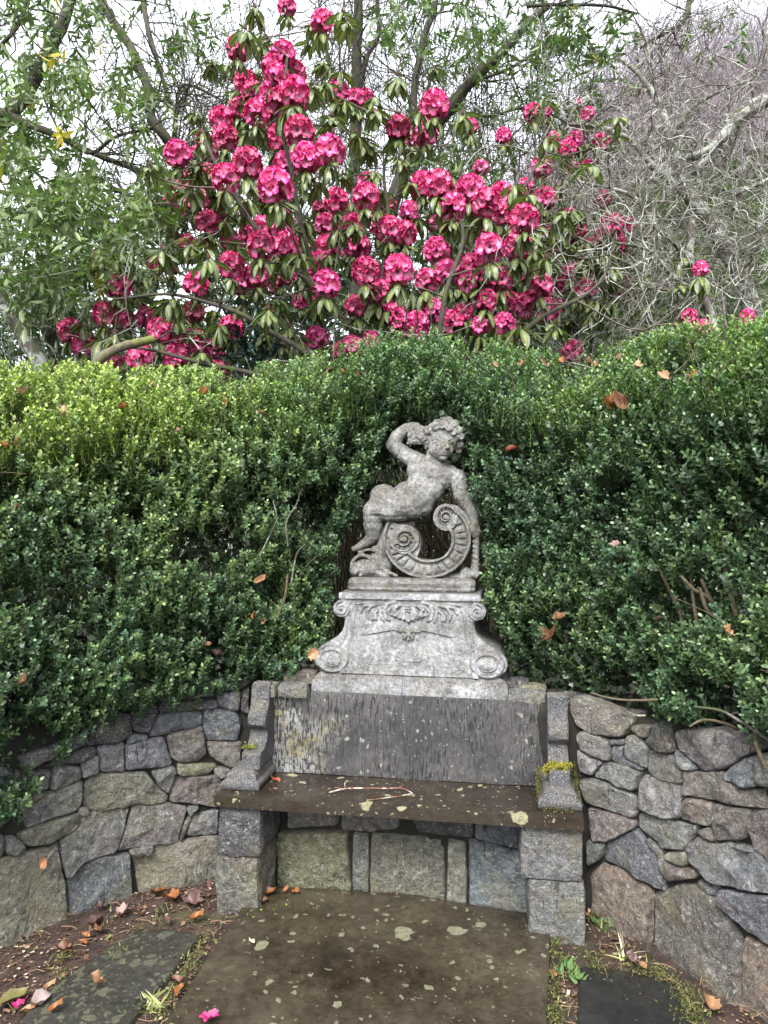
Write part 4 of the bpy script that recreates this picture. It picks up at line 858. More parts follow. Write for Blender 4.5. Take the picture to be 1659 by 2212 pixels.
def sample_hedge(n, dmin, dmax, s_lo=0.0, s_hi=None):
    s = rng.uniform(s_lo, s_hi if s_hi else HP.s[-1], n); u = rng.uniform(0, 1, n) ; d = rng.uniform(dmin, dmax, n)
    p0, _ = hedge_pt(s, u, np.zeros(n)); p, nr = hedge_pt(s, u, d)
    px, py = proj(p0); jit = 14 * vnoise(np.c_[px / 30, py / 30, 0 * px]) + 10 * vnoise(np.c_[px / 11, py / 11, 0 * px + 4])
    ok = in_poly(px + jit, py + jit * .8, MASK) | (p0[:, 1] < 1.6)
    g = fbm(p0 * np.array([4.5, 4.5, 5.5]), 3); return s, u, d, p, nr, px, py, ok, g
def hedge_color(px, py, u, p, deep):
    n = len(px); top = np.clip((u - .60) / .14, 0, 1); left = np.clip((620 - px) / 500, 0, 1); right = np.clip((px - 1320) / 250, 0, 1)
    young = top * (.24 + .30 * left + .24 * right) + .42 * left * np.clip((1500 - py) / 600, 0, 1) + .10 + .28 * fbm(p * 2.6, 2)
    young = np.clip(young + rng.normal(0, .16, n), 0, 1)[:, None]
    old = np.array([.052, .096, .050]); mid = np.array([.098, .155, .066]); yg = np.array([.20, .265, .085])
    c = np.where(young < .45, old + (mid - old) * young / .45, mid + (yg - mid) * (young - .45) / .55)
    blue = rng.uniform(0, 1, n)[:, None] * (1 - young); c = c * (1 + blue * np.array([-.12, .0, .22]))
    return c * rng.uniform(.75, 1.25, n)[:, None] * (.9 if deep else 1)  # deeper layers darkened: shade of the depth put into leaf colour
parts = []
for lay, (n, d0, d1, thr) in enumerate(((30500, -.04, .07, -.30), (12000, .05, .16, -.8), (5000, .15, .55, -9))):
    s, u, d, p, nr, px, py, ok, g = sample_hedge(n, d0, d1); ok &= (g > thr); ok &= ~(in_holes(px, py) & (d < .22) & (rng.random(n) < (.93 if lay == 0 else .85))); p, nr, px, py, u = p[ok], nr[ok], px[ok], py[ok], u[ok]; n = len(p)
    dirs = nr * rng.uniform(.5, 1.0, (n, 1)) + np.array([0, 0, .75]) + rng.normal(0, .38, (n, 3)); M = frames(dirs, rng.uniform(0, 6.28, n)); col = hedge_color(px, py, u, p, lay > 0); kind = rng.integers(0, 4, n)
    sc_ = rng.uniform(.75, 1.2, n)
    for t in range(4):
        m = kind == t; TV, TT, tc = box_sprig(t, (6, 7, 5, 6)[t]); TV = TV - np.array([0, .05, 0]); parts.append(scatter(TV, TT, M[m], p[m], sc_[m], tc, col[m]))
# dense inner leaves, one blade each, the shade inside the hedge put into their colour
TVb = np.array([[0, 0, 0], [-.34, .45, .05], [.34, .45, .05], [0, 1, 0]]); TTb = np.array([[0, 2, 1], [1, 2, 3]])
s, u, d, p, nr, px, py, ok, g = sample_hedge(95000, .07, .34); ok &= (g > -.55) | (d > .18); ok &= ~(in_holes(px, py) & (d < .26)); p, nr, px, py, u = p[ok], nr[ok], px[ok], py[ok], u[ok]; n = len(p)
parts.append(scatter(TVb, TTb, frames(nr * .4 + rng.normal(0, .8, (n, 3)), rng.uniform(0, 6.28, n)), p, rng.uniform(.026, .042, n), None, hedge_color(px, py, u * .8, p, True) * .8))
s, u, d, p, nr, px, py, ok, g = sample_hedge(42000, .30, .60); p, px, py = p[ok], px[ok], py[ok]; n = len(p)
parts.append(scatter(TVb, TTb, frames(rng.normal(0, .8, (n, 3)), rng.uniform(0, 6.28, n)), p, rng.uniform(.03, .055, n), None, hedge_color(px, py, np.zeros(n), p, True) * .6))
# the inner sides of the niche and the thin growth behind it
ring = np.array(NICHE_L + NICHE_R, float); cum = np.r_[0, np.cumsum(np.hypot(*np.diff(ring, axis=0).T))]; n = 3000
q = rng.uniform(0, cum[-1], n); rx = np.interp(q, cum, ring[:, 0]) ; ry = np.interp(q, cum, ring[:, 1]); dep = rng.uniform(0, .5, n) ** 1.2 * 1.1
out = np.where(rx < 900, -1, 1) * rng.uniform(8, 40, n) + 0; up = np.where(ry < 900, -1, 0) * rng.uniform(10, 40, n)
D0 = np.array([HP.at(HP.from_px(x, 1000)[0])[1] for x in rx]); pn = np.stack([(rx + out * (1 + dep) - 829.5) / F * (D0 + dep), D0 + dep, CAM_Z - (ry + up - 1106) / F * (D0 + dep)], -1)
ndir = np.c_[-np.sign(out) * .6, -np.ones(n) * .4, np.full(n, .5)] + rng.normal(0, .4, (n, 3)); col = hedge_color(rx, ry + 300, np.zeros(n), pn, True)
TV, TT, tc = box_sprig(9, 6); parts.append(scatter(TV - np.array([0, .04, 0]), TT, frames(ndir, rng.uniform(0, 6.28, n)), pn, rng.uniform(.7, 1.1, n), tc, col))
n = 1500; px_ = rng.uniform(640, 1160, n); py_ = rng.uniform(800, 1480, n); D_ = rng.uniform(4.0, 4.8, n); pn = np.stack([(px_ - 829.5) / F * D_, D_, CAM_Z - (py_ - 1106) / F * D_], -1)
TV, TT, tc = box_sprig(10, 5); parts.append(scatter(TV, TT, frames(rng.normal(0, .5, (n, 3)) + np.array([0, -.5, .5]), rng.uniform(0, 6.28, n)), pn, rng.uniform(.9, 1.5, n), tc, np.tile([.06, .11, .03], (n, 1)) * rng.uniform(.3, 2.2, (n, 1))))
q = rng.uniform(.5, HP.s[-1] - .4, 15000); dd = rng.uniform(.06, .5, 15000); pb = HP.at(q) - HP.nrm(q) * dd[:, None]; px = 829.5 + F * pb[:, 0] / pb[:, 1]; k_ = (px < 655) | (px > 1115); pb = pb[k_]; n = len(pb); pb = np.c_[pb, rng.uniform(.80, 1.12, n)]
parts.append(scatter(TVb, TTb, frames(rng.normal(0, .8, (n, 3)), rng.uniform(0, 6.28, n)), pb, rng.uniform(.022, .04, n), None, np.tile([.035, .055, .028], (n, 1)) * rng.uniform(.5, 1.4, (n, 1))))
V, T, cc = merge(parts); fo = np_obj("foliage", V, T, M_hedge, hedge, col=cc, kind="stuff"); fo.matrix_parent_inverse = hinv
print("hedge tris", len(T))
# inner twigs (stuff) and the stems one can see
tw = Tubes()
for _ in range(1500):
    s = np.array([rng.uniform(.2, HP.s[-1] - .2)]); u = np.array([rng.uniform(.0, .85)]); p, nr = hedge_pt(s, u, np.array([rng.uniform(.08, .45)])); x, y = proj(p[0])
    if not in_poly(np.array([x]), np.array([y]), MASK)[0] and not (700 < x < 1060 and y < 1450 and rng.random() < .9): continue
    a = p[0]
    if not in_poly(np.array([x]), np.array([y]), MASK)[0]: a = a * (1 + .25); a[2] = CAM_Z + (p[0][2] - CAM_Z) * 1.25
    dv = np.array([rng.normal(0, .25), rng.normal(-.1, .25), 1.0]); ln = rng.uniform(.12, .35); pts = [a]
    for k_ in range(5): dv = dv + rng.normal(0, .22, 3); pts.append(pts[-1] + dv / np.linalg.norm(dv) * ln / 5)
    tw.add(pts, (rng.uniform(.002, .0042), .0012), 4)
# the dark twiggy roof and back of the niche
for _ in range(300):
    x0 = rng.uniform(700, 1075); D_ = rng.uniform(3.75, 4.3); a = P(x0, rng.uniform(1380, 1500), D_); b = P(x0 + rng.normal(0, 60), rng.uniform(830, 1150), D_ + rng.uniform(-.1, .3)); m = (a + b) / 2 + rng.normal(0, .08, 3)
    tw.add(catmull([a, (a + m) / 2 + rng.normal(0, .02, 3), m, (b + m) / 2 + rng.normal(0, .03, 3), b], 3), (rng.uniform(.003, .008), .0015), 4)
t_ = tw.obj("twigs", M_twig, hedge, kind="stuff"); t_.matrix_parent_inverse = hinv
def stem(pts, r0, r1, mat=M_twig):
    t = Tubes(); c_ = catmull([P(*p) for p in pts], 6); c_ = c_ + .003 * np.stack([vnoise(c_ * 14 + k_ * 9) for k_ in range(3)], -1); t.add(c_, np.linspace(r0, r1, len(c_)), 7, bumpy=.12); o = t.obj("stem", mat, hedge); o.matrix_parent_inverse = hinv
stem([(775, 1340, 3.6), (768, 1260, 3.55), (757, 1170, 3.55), (742, 1140, 3.5)], .011, .008); stem([(757, 1175, 3.55), (772, 1140, 3.5), (790, 1110, 3.5)], .007, .004)
stem([(820, 1180, 3.6), (806, 1130, 3.6), (800, 1090, 3.6)], .008, .005); stem([(1010, 1300, 3.6), (1030, 1220, 3.6), (1040, 1150, 3.55), (1052, 1060, 3.5), (1048, 1000, 3.45)], .012, .007)
stem([(1040, 1150, 3.55), (1060, 1100, 3.5), (1078, 1060, 3.4)], .009, .005); stem([(1018, 1250, 3.7), (960, 1180, 3.8), (920, 1120, 3.85), (895, 1080, 3.9)], .014, .01); stem([(950, 1190, 3.8), (890, 1155, 3.85), (850, 1130, 3.9)], .009, .006)
stem([(925, 1240, 3.9), (928, 1150, 3.85), (935, 1090, 3.8)], .010, .008)
for a in ([(1478, 1400, 2.66), (1470, 1330, 2.68), (1420, 1222, 2.66)], [(1540, 1460, 2.6), (1520, 1400, 2.6), (1498, 1300, 2.62), (1490, 1220, 2.6)], [(1560, 1330, 2.56), (1530, 1285, 2.55), (1515, 1250, 2.55)], [(1568, 1340, 2.56), (1530, 1290, 2.52), (1500, 1275, 2.5), (1470, 1245, 2.5)], [(1590, 1330, 2.5), (1566, 1230, 2.52), (1560, 1160, 2.52)], [(1565, 1345, 2.55), (1530, 1320, 2.5), (1512, 1270, 2.48)]): stem(a, .0085, .005)
stem([(1600, 1580, 2.42), (1560, 1560, 2.36), (1520, 1555, 2.33), (1490, 1570, 2.32)], .006, .003, M_twig); stem([(1659, 1600, 2.3), (1610, 1565, 2.32), (1560, 1535, 2.33), (1500, 1527, 2.33)], .0065, .0035, M_lich); stem([(1420, 1512, 2.6), (1360, 1512, 2.6), (1310, 1505, 2.62), (1280, 1495, 2.65)], .005, .003, M_twig)
stem([(1395, 1545, 2.6), (1372, 1545, 2.6), (1340, 1530, 2.62)], .004, .003, M_lich); stem([(1655, 1660, 2.3), (1630, 1600, 2.32), (1640, 1560, 2.35)], .007, .006, M_twig)
for a in ([(905, 1740-110, 3.0)],): pass
stem([(622, 1180, 3.06), (618, 1130, 3.05), (640, 1090, 3.05), (650, 1060, 3.04)], .0035, .002, M_lich); stem([(905, 700 + 60, 3.6), (906, 800, 3.4)], .004, .003)
stem([(600, 1345 - 10, 3.1), (615, 1290, 3.1), (622, 1240, 3.1)], .006, .004); stem([(560, 1200, 3.08), (585, 1150, 3.05), (598, 1120, 3.04), (590, 1080, 3.04)], .003, .0018, M_lich); stem([(690 - 60, 1260, 3.1), (640, 1200, 3.08), (660, 1175, 3.06)], .0035, .002, M_lich)

# ------------------------------------------------------------------ variegated rhododendron
rho = empty("rhododendron_bush", (*P(840, 1106, 5.6)[:2], .3), label="large rhododendron with round crimson pink flowers and yellow splashed leaves", category="rhododendron"); bpy.context.view_layer.update(); rinv = rho.matrix_basis.inverted()
A = [(1240,32,32),(1392,98,40),(1030,210,42),(1222,235,42),(1185,290,42),(1270,320,42),(1200,340,45),(1062,355,38),(1085,400,38),(1180,410,45),(1270,400,50),(1225,440,50),(1150,450,40),(1110,490,45),(1035,475,38),(1295,440,35),(955,515,40),(972,598,43),(880,605,28),(850,660,22),(905,665,30),(768,668,45),(1205,598,45),(1295,570,50),(1325,685,50),(1425,655,52),(1068,708,52),(1235,715,45),(975,772,48),(900,760,38),(1190,810,60),(1140,845,35),(790,790,40),(748,865,35),(850,865,40),(740,930,22),(795,920,28),(935,915,32),(895,965,40),(1455,400,40),(1535,430,35),(1580,415,25),(1610,488,15),(1455,870,42),(1380,890,24),(1585,790,35),(1580,850,45),(1635,870,30),(1215,965,45),(1130,990,42),(1075,1010,35),(1410,975,40),(1520,975,40),(1130,1065,48),(1000,1045,35),(1235,1060,45),(1290,1035,30),(1230,1110,35),(1410,1065,40),(1370,1090,30),(1550,1070,40),(1640,970,40),(1000,1150,45),(1040,1225,40),(1110,1195,45),(1220,1195,35),(1370,1145,42),(1315,1190,42),(1580,1175,48),(1408,1230,48),(845,1230,42),(510,1240,42),(592,1238,22),(675,1140,35),(740,1160,25),(425,1098,20),(810,1050,28),(1630,1265,45),(1300,1300,30),(1380,1310,28),(1540,1325,38),(1105,1285,20),(1190,1250,22),(840,1350,36),(640,1378,40),(515,1340,25),(455,1360,42),(550,1388,32),(1000,1420,42),(300,1428,40),(365,1490,40),(690,1430,42),(745,1450,42),(840,1475,40),(1175,1378,32),(1222,1470,28),(1370,1462,40),(605,1545,45),(495,1562,40),(930,1510,35),(760,1540,42),(670,1535,25),(720,1620,35),(935,1610,40),(1470,1515,30),(1520,1500,38),(1605,1470,32),(612,1330,15),(1510,1095,30)]
B = [(218,455,48),(62,555,42),(178,578,42),(375,548,25),(120,610,20),(515,590,28),(642,490,32),(708,485,16),(882,495,24),(838,440,10),(730,595,20),(833,598,28),(792,645,32),(940,615,30),(682,722,36),(880,715,20),(810,730,25),(418,728,28),(165,800,42),(235,800,48),(375,820,48),(505,845,42),(440,880,50),(300,820,25),(293,900,48),(485,925,46),(610,810,30),(695,860,38),(945,860,30),(110,915,35),(30,880,20),(605,950,50),(230,960,38),(20,995,45),(90,1010,42),(430,1020,28),(800,935,28),(835,1000,30),(785,985,28),(985,975,40),(950,1010,30),(1050,978,30),(995,1050,38),(1030,1095,25),(695,1005,32),(458,1075,50),(578,1065,48),(228,1085,45),(845,1065,35),(730,1075,28),(790,1100,25),(62,1170,52),(185,1215,40),(275,1180,45),(370,1140,35),(420,1190,42),(360,1220,38),(505,1210,42),(920,1150,28),(865,1190,35),(805,1170,30),(870,1245,38),(765,1245,36),(672,1235,45),(982,1250,34),(1050,1220,18),(615,1190,28),(15,1300,30),(220,1348,42),(45,1360,40),(75,1410,42),(140,1405,45),(300,1395,42),(345,1345,32),(415,1410,32),(440,1300,38),(545,1315,40),(620,1320,45),(705,1340,40),(745,1330,30),(520,1400,38),(575,1450,36),(628,1420,25),(815,1520,38),(1368,1162,26),(1320,1370,27),(1378,1422,30),(1570,1368,25),(905,1050,20)]
TR = [(x * .5, y * .5, r * .5) for x, y, r in A] + [(829.5 + x * .5, y * .5, r * .5) for x, y, r in B]
def truss_mesh(seed):
    r = np.random.default_rng(seed); parts = []; n = 20
    for i in range(n):                                          # bell flowers pointing out over a dome
        ph = i * 2.399 + r.uniform(-.2, .2); ct = 1 - 1.55 * (i + .5) / n; stt = math.sqrt(max(0, 1 - ct * ct)); d = np.array([stt * math.cos(ph), stt * math.sin(ph), ct * 1.0]) + r.normal(0, .08, 3); d /= np.linalg.norm(d)
        u = np.cross(d, [0, .3, 1]); u /= np.linalg.norm(u); w = np.cross(d, u); V = []; Cc = []; T = []
        shade = r.uniform(.8, 1.2) * (1, .85, 1.1, 1, .92, 1.05)[seed % 6]; r0 = r.uniform(0, 6)
        for k_ in range(5):                                     # five frilled lobes
            a0 = r0 + k_ * 2 * math.pi / 5; base = len(V); hw = .66
            for t, rad, out in ((0, .06, .42), (.4, .26, .72), (.8, .56, .92), (1.0, .76, .97)):
                for j in (-1, 0, 1):
                    a = a0 + j * hw * (1 if t < .9 else .62); rr = rad * (1 + (.10 if j == 0 else 0)); fr = out + (.09 * (j != 0) * (t > .4)) + r.uniform(-.08, .08) * t
                    V.append((d * fr + (u * math.cos(a) + w * math.sin(a)) * rr * .72))
                    e = t + .12 * (j != 0); pale = np.array([.88, .44, .62]) ; deep = np.array([[.58, .016, .16], [.50, .012, .12], [.60, .035, .21]][seed % 3]); c = pale + (deep - pale) * min(1, max(0, (e - .42 + r.uniform(-.15, .15)) / .45)); 
                    if t == 0: c = np.array([.62, .10, .26])
                    Cc.append(c * shade * r.uniform(.85, 1.15))
            for q in range(3):
                for j in range(2): a = base + q * 3 + j; T += [(a, a + 1, a + 4), (a, a + 4, a + 3)]
        parts.append((np.array(V), np.array(T), np.array(Cc)))
    V, T, cc = merge(parts); return np_mesh("flower_truss", V * np.array([1, 1, 1.08]), T, M_petal, cc)
trm = [truss_mesh(50 + i) for i in range(6)]
def bigleaf_mesh(seed, L=1.0, Wd=.33, bend=.45):
    r = np.random.default_rng(seed); V = []; UV = []; T = []; st_ = [0, .08, .22, .4, .6, .78, .92, 1.0]; wd = [.08, .35, .78, .98, 1.0, .80, .42, .03]
    for k_, (t, w) in enumerate(zip(st_, wd)):
        a = -bend * t; y = L * (math.sin(bend * t) / bend if bend else t); z = -L * (1 - math.cos(bend * t)) / bend
        for j in (-1, -.5, 0, .5, 1):
            V.append((j * w * Wd / 2 * L, y, z + abs(j) * w * Wd * .14 * L + .006 * L * r.normal())); UV.append((.5 + j * w * .5, t))
    for k_ in range(len(st_) - 1):
        for j in range(4): a = k_ * 5 + j; T.append((a, a + 1, a + 6, a + 5))
    return np.array(V), np.array(T), np.array(UV)
LV = [bigleaf_mesh(i, 1, (.30, .36, .33, .28)[i], (.5, .8, .3, 1.0)[i]) for i in range(4)]
LM = [np_mesh("leaf", v, t, M_var, None, uv) for v, t, uv in LV]
leaf_list = []                                                  # (pos, matrix, size)
tips = []
trusses = []
for i, (px, py, r) in enumerate(TR):
    D = float(np.clip(.158 * F / (2 * max(r, 14)), 4.7, 7.2)) + rng.uniform(-.15, .15)
    if 700 < px < 1100 and py > 560: D = min(D, 5.6)
    if px > 1450: D = 5.3
    p = P(px, py, D); rad = r * D / F * 1.10; p = p * (1 - .10 / D) + np.array([0, 0, CAM_Z * .10 / D]); tips.append((p, rad, True)); trusses.append((p, rad))
    o = bpy.data.objects.new("flower_truss", trm[i % 6]); link(o, rho); o.matrix_parent_inverse = rinv
    o.matrix_basis = Matrix.Translation(p) @ Matrix.Rotation(rng.uniform(-.3, .3), 4, 'X') @ Matrix.Rotation(rng.uniform(-.3, .3), 4, 'Y') @ Matrix.Rotation(rng.uniform(0, 6.28), 4, 'Z') @ Matrix.Scale(rad, 4)
TIPX = [(1435,490),(1070,840),(1345,350),(1470,290),(700,1060),(895,1055),(745,1270),(500,1430),(1590,600),(1100,20),(1500,80),(1480,40),(1060,110),(1440,560),(1540,560),(880,540),(650,700),(1220,860),(870,1510),(1130,1540),(1600,620),(1480,740),(1380,760),(1300,1080),(1050,1300),(1210,640),(1160,1320),(900,1100),(1300,1000),(1500,1260),(700,1300),(1250,1400)]
TIPXB = [(60,310),(150,460),(340,480),(110,770),(285,740),(620,830),(870,1110),(700,1100),(660,1060),(410,1100),(450,1330),(590,1390),(740,1390),(950,1080),(900,700),(560,780),(770,900),(380,950),(640,1130),(320,1220),(120,1250),(470,1290),(180,1300),(520,980),(60,1000),(980,1130),(240,880)]
for x, y in [(a * .5, b * .5) for a, b in TIPX] + [(829.5 + a * .5, b * .5) for a, b in TIPXB]:
    D = rng.uniform(5.0, 6.4); p = P(x, y, D); tips.append((p, .03, False))
for _ in range(300):
    b_ = TR[rng.integers(len(TR))]; x = b_[0] + rng.normal(0, 48); y = b_[1] + rng.normal(10, 44)
    if y > 790: continue
    tips.append((P(x, y, rng.uniform(5.9, 7.6)), .03, False))
for p, rad, fl in tips:
    n = rng.integers(9, 13); vx, vy = proj(p)
    if vx > 1120 and vy < 420: n = 5
    r0 = rng.uniform(0, 6.28); size = rng.uniform(.125, .165) * (1 if fl else 1.1); base = p - np.array([0, 0, rad * .75])
    for k_ in range(n):
        a = r0 + k_ * 2.399; droop = rng.uniform(.35, 1.15) if fl else rng.uniform(.1, .95)
        d = np.array([math.cos(a) * math.cos(droop), math.sin(a) * math.cos(droop), -math.sin(droop)]); leaf_list.append((base + d * .012 + np.array([0, 0, -.004 * k_]), d, size * rng.uniform(.8, 1.1), rng.uniform(-.35, .35)))
pos = np.array([l[0] for l in leaf_list]); dr = np.array([l[1] for l in leaf_list]); sz = np.array([l[2] for l in leaf_list]); rl = np.array([l[3] for l in leaf_list]); MM = frames(dr, rl)
nfl = np.array([l[0][1] for l in leaf_list]); order = np.argsort(pos[:, 1] / sz); near = order[:290]; rest = order[290:]
for i in near:
    o = bpy.data.objects.new("leaf", LM[i % 4]); link(o, rho); o.matrix_parent_inverse = rinv; m = Matrix(MM[i].tolist()).to_4x4(); o.matrix_basis = Matrix.Translation(pos[i]) @ m @ Matrix.Scale(sz[i], 4)
V = []; T = []; UV = []; off = 0
for t in range(4):
    ii = rest[rest % 4 == t]; v, tt, _ = scatter(LV[t][0], LV[t][1], MM[ii], pos[ii], sz[ii]); V.append(v); T.append(tt + off); off += len(v); UV.append(np.tile(LV[t][2], (len(ii), 1)))
o = np_obj("foliage", np.concatenate(V), np.concatenate(T), M_var, rho, uv=np.concatenate(UV), kind="stuff"); o.matrix_parent_inverse = rinv
# main limbs and the shoots that carry the flowers
limbs = []
for pts in ([(860, 1050, 5.7), (800, 800, 5.7), (700, 620, 5.6), (640, 430, 5.5), (610, 250, 5.5), (620, 120, 5.6)], [(880, 1050, 5.8), (900, 780, 5.9), (850, 560, 6.0), (830, 400, 6.1), (860, 240, 6.1)], [(900, 1050, 5.6), (1000, 780, 5.6), (1060, 600, 5.6), (1090, 480, 5.6), (1180, 330, 6.2)],
            [(830, 1050, 5.7), (720, 820, 5.5), (560, 700, 5.4), (420, 640, 5.4), (250, 640, 5.5)], [(820, 1060, 5.6), (640, 850, 5.4), (420, 780, 5.3), (250, 745, 5.2)], [(910, 1060, 5.6), (1040, 800, 5.4), (1150, 700, 5.4), (1290, 620, 5.7), (1330, 500, 6.0)], [(880, 1060, 5.5), (930, 800, 5.2), (960, 640, 5.1), (1000, 520, 5.2), (960, 400, 5.4)], [(700, 640, 5.6), (560, 500, 5.6), (470, 360, 5.5), (430, 280, 5.6)]):
    c_ = catmull([P(*p) for p in pts], 8); c_ += .03 * np.stack([vnoise(c_ * 2.5 + 7 * k_) for k_ in range(3)], -1); limbs.append(c_); t = Tubes(); t.add(c_, np.linspace(.028, .008, len(c_)), 7, bumpy=.08); o = t.obj("branch", M_bark, rho); o.matrix_parent_inverse = rinv
LP = np.concatenate(limbs); t = Tubes()
for p, rad, fl in sorted(tips, key=lambda q: np.linalg.norm(LP - q[0], axis=1).min()):
    d = np.linalg.norm(LP - p, axis=1) + 1.5 * np.clip(LP[:, 2] - p[2] + .12, 0, None); b = LP[np.argmin(d)]; e = p - np.array([0, 0, rad * .8]); L_ = np.linalg.norm(b - e); m = (b + e) / 2 + np.array([0, 0, -.12 * L_]) + rng.normal(0, .08 * L_, 3)
    c_ = catmull([b, m, e - np.array([0, 0, .06]), e], 5); t.add(c_, (.008, .004), 4); LP = np.vstack([LP, c_[2:-3]])       # later shoots may fork from this one
o = t.obj("shoots", bark_mat("shoot bark", (.05, .04, .028), (.13, .11, .08), 30), rho, kind="stuff"); o.matrix_parent_inverse = rinv
t = Tubes()
for x, y in [(a * .5, b * .5) for a, b in TIPX[:4]] + [(829.5 + a * .5, b * .5) for a, b in TIPXB[:6]] + [(492, 182), (536, 398)]:
    pass
# fat brown flower buds on the bare tips
bm_ = bmesh.new(); bmesh.ops.create_icosphere(bm_, subdivisions=2, radius=1)
for v in bm_.verts: v.co.z = v.co.z * 1.9 if v.co.z > 0 else v.co.z; s_ = 1 - .35 * max(0, v.co.z) / 1.9; v.co.x *= s_; v.co.y *= s_
bme = bpy.data.meshes.new("flower_bud"); bm_.to_mesh(bme); bm_.free(); kb = NT("bud scales"); kb.bump(kb.voro(60), .8, .01); bme.materials.append(kb.fin((.11, .035, .02), .5))
for p, rad, fl in tips[len(TR):len(TR) + 40]:
    o = bpy.data.objects.new("flower_bud", bme); link(o, rho); o.matrix_parent_inverse = rinv; o.matrix_basis = Matrix.Translation(p - np.array([0, 0, .015])) @ Matrix.Diagonal((.013, .013, .017, 1))

# ------------------------------------------------------------------ trees beyond the hedge
def slimleaf():
    V = np.array([[0, 0, 0], [-.12, .25, .02], [.12, .25, .02], [-.13, .6, -.05], [.13, .6, -.05], [0, 1, -.24], [0, .42, -.03]]); T = np.array([[0, 2, 6], [0, 6, 1], [1, 6, 3], [6, 2, 4], [3, 6, 5], [6, 4, 5]]); return V, T
def spray(seed, n=9):
    """a twig end with long hanging leaves"""
    r = np.random.default_rng(seed); parts = []; L = .2
    for k_ in range(n):
        t = .25 + .75 * k_ / (n - 1); a = k_ * 2.4 + r.uniform(-.4, .4); el = r.uniform(.3, 1.2); d = np.array([math.cos(a) * math.cos(el), math.sin(el) * .9, math.sin(a) * math.cos(el)]) + np.array([0, .25, 0]); d /= np.linalg.norm(d)
        v, T = slimleaf(); ln = r.uniform(.075, .12); x = np.cross(d, [.1, 1, .2]); x /= np.linalg.norm(x); z = np.cross(x, d); v = v * ln @ np.stack([x, d, z], -1).T + np.array([0, L * t, 0]); parts.append((v, T, np.tile([1, 1, 1], (len(v), 1)) * r.uniform(.7, 1.3)))
    s_ = .0022; v = np.array([[s_, 0, 0], [-s_, 0, s_], [-s_, 0, -s_], [0, L, 0]]); parts.append((v, np.array([[0, 1, 3], [1, 2, 3], [2, 0, 3]]), np.tile([.9, .8, .7], (4, 1))))
    return merge(parts)
SPR = [spray(60 + i, 8 + i % 3) for i in range(4)]
def crown(clusters, greens, parent, inv, yellow=0.02):
    """clusters: px, py, spread x, spread y, D0, D1, count"""
    P_ = []; 
    for (x, y, sx_, sy_, d0, d1, n) in clusters:
        a = rng.uniform(0, 6.28, n); q = np.sqrt(rng.uniform(0, 1, n)) * 1.05; px = x + sx_ * q * np.cos(a); py = y + sy_ * q * np.sin(a); D = rng.uniform(d0, d1, n)
        w = vnoise(np.c_[px / 42, py / 30, D * 1.2]); k_ = w > -.04
        P_.append(np.stack([(px - 829.5) / F * D, D, CAM_Z - (py - 1106) / F * D], -1)[k_])
    p = np.concatenate(P_); n = len(p); dirs = rng.normal(0, .5, (n, 3)) + np.array([0, 0, -.8]); M = frames(dirs, rng.uniform(0, 6.28, n)); g = np.array(greens)
    mixv = np.clip(.5 + .5 * vnoise(p * 1.3) + rng.normal(0, .2, n), 0, 1)[:, None]; col = g[0] + (g[1] - g[0]) * mixv; col[rng.random(n) < yellow] = (.45, .34, .05)
    parts = []
    for t in range(4): m = np.arange(n) % 4 == t; parts.append(scatter(SPR[t][0], SPR[t][1], M[m], p[m], rng.uniform(.8, 1.2, m.sum()), SPR[t][2], col[m]))
    V, T, cc = merge(parts); o = np_obj("crown", V, T, M_leaf, parent, col=cc, kind="stuff"); o.matrix_parent_inverse = inv; return p
def limb(pts, r0, r1, mat, parent, inv, name="branch", sides=8, wob=.03):
    c_ = catmull([P(*p) for p in pts], 7); c_ = c_ + wob * np.stack([vnoise(c_ * 2.2 + 11 * k_) for k_ in range(3)], -1); t = Tubes(); t.add(c_, np.linspace(r0, r1, len(c_)), sides, bumpy=.1); o = t.obj(name, mat, parent); o.matrix_parent_inverse = inv; return c_
def crooked(t, a, dv, ln, r0, depth, wob=.5, seg=7, sag=0.0, kids=(2, 4), sides=4, rmin=.0012):
    """one crooked twig and its children"""
    pts = [a]; st_ = ln / seg
    for k_ in range(seg): dv = dv + rng.normal(0, wob, 3) * .55 + np.array([0, 0, -sag]); dv = dv / np.linalg.norm(dv); pts.append(pts[-1] + dv * st_)
    t.add(pts, (r0, max(rmin, r0 * .45)), sides)
    if depth > 0:
        for _ in range(rng.integers(*kids)):
            k_ = rng.integers(1, seg + 1); d2 = dv * .4 + rng.normal(0, .75, 3); crooked(t, pts[k_], d2 / np.linalg.norm(d2), ln * rng.uniform(.45, .8), max(rmin, r0 * .55), depth - 1, wob, max(4, seg - 1), sag, kids, max(3, sides - 1), rmin)
def tree_root(name, base, label, cat, group=None):
    kw = dict(label=label, category=cat)
    if group: kw['group'] = group
    o = empty(name, base, **kw); bpy.context.view_layer.update(); return o, o.matrix_basis.inverted()

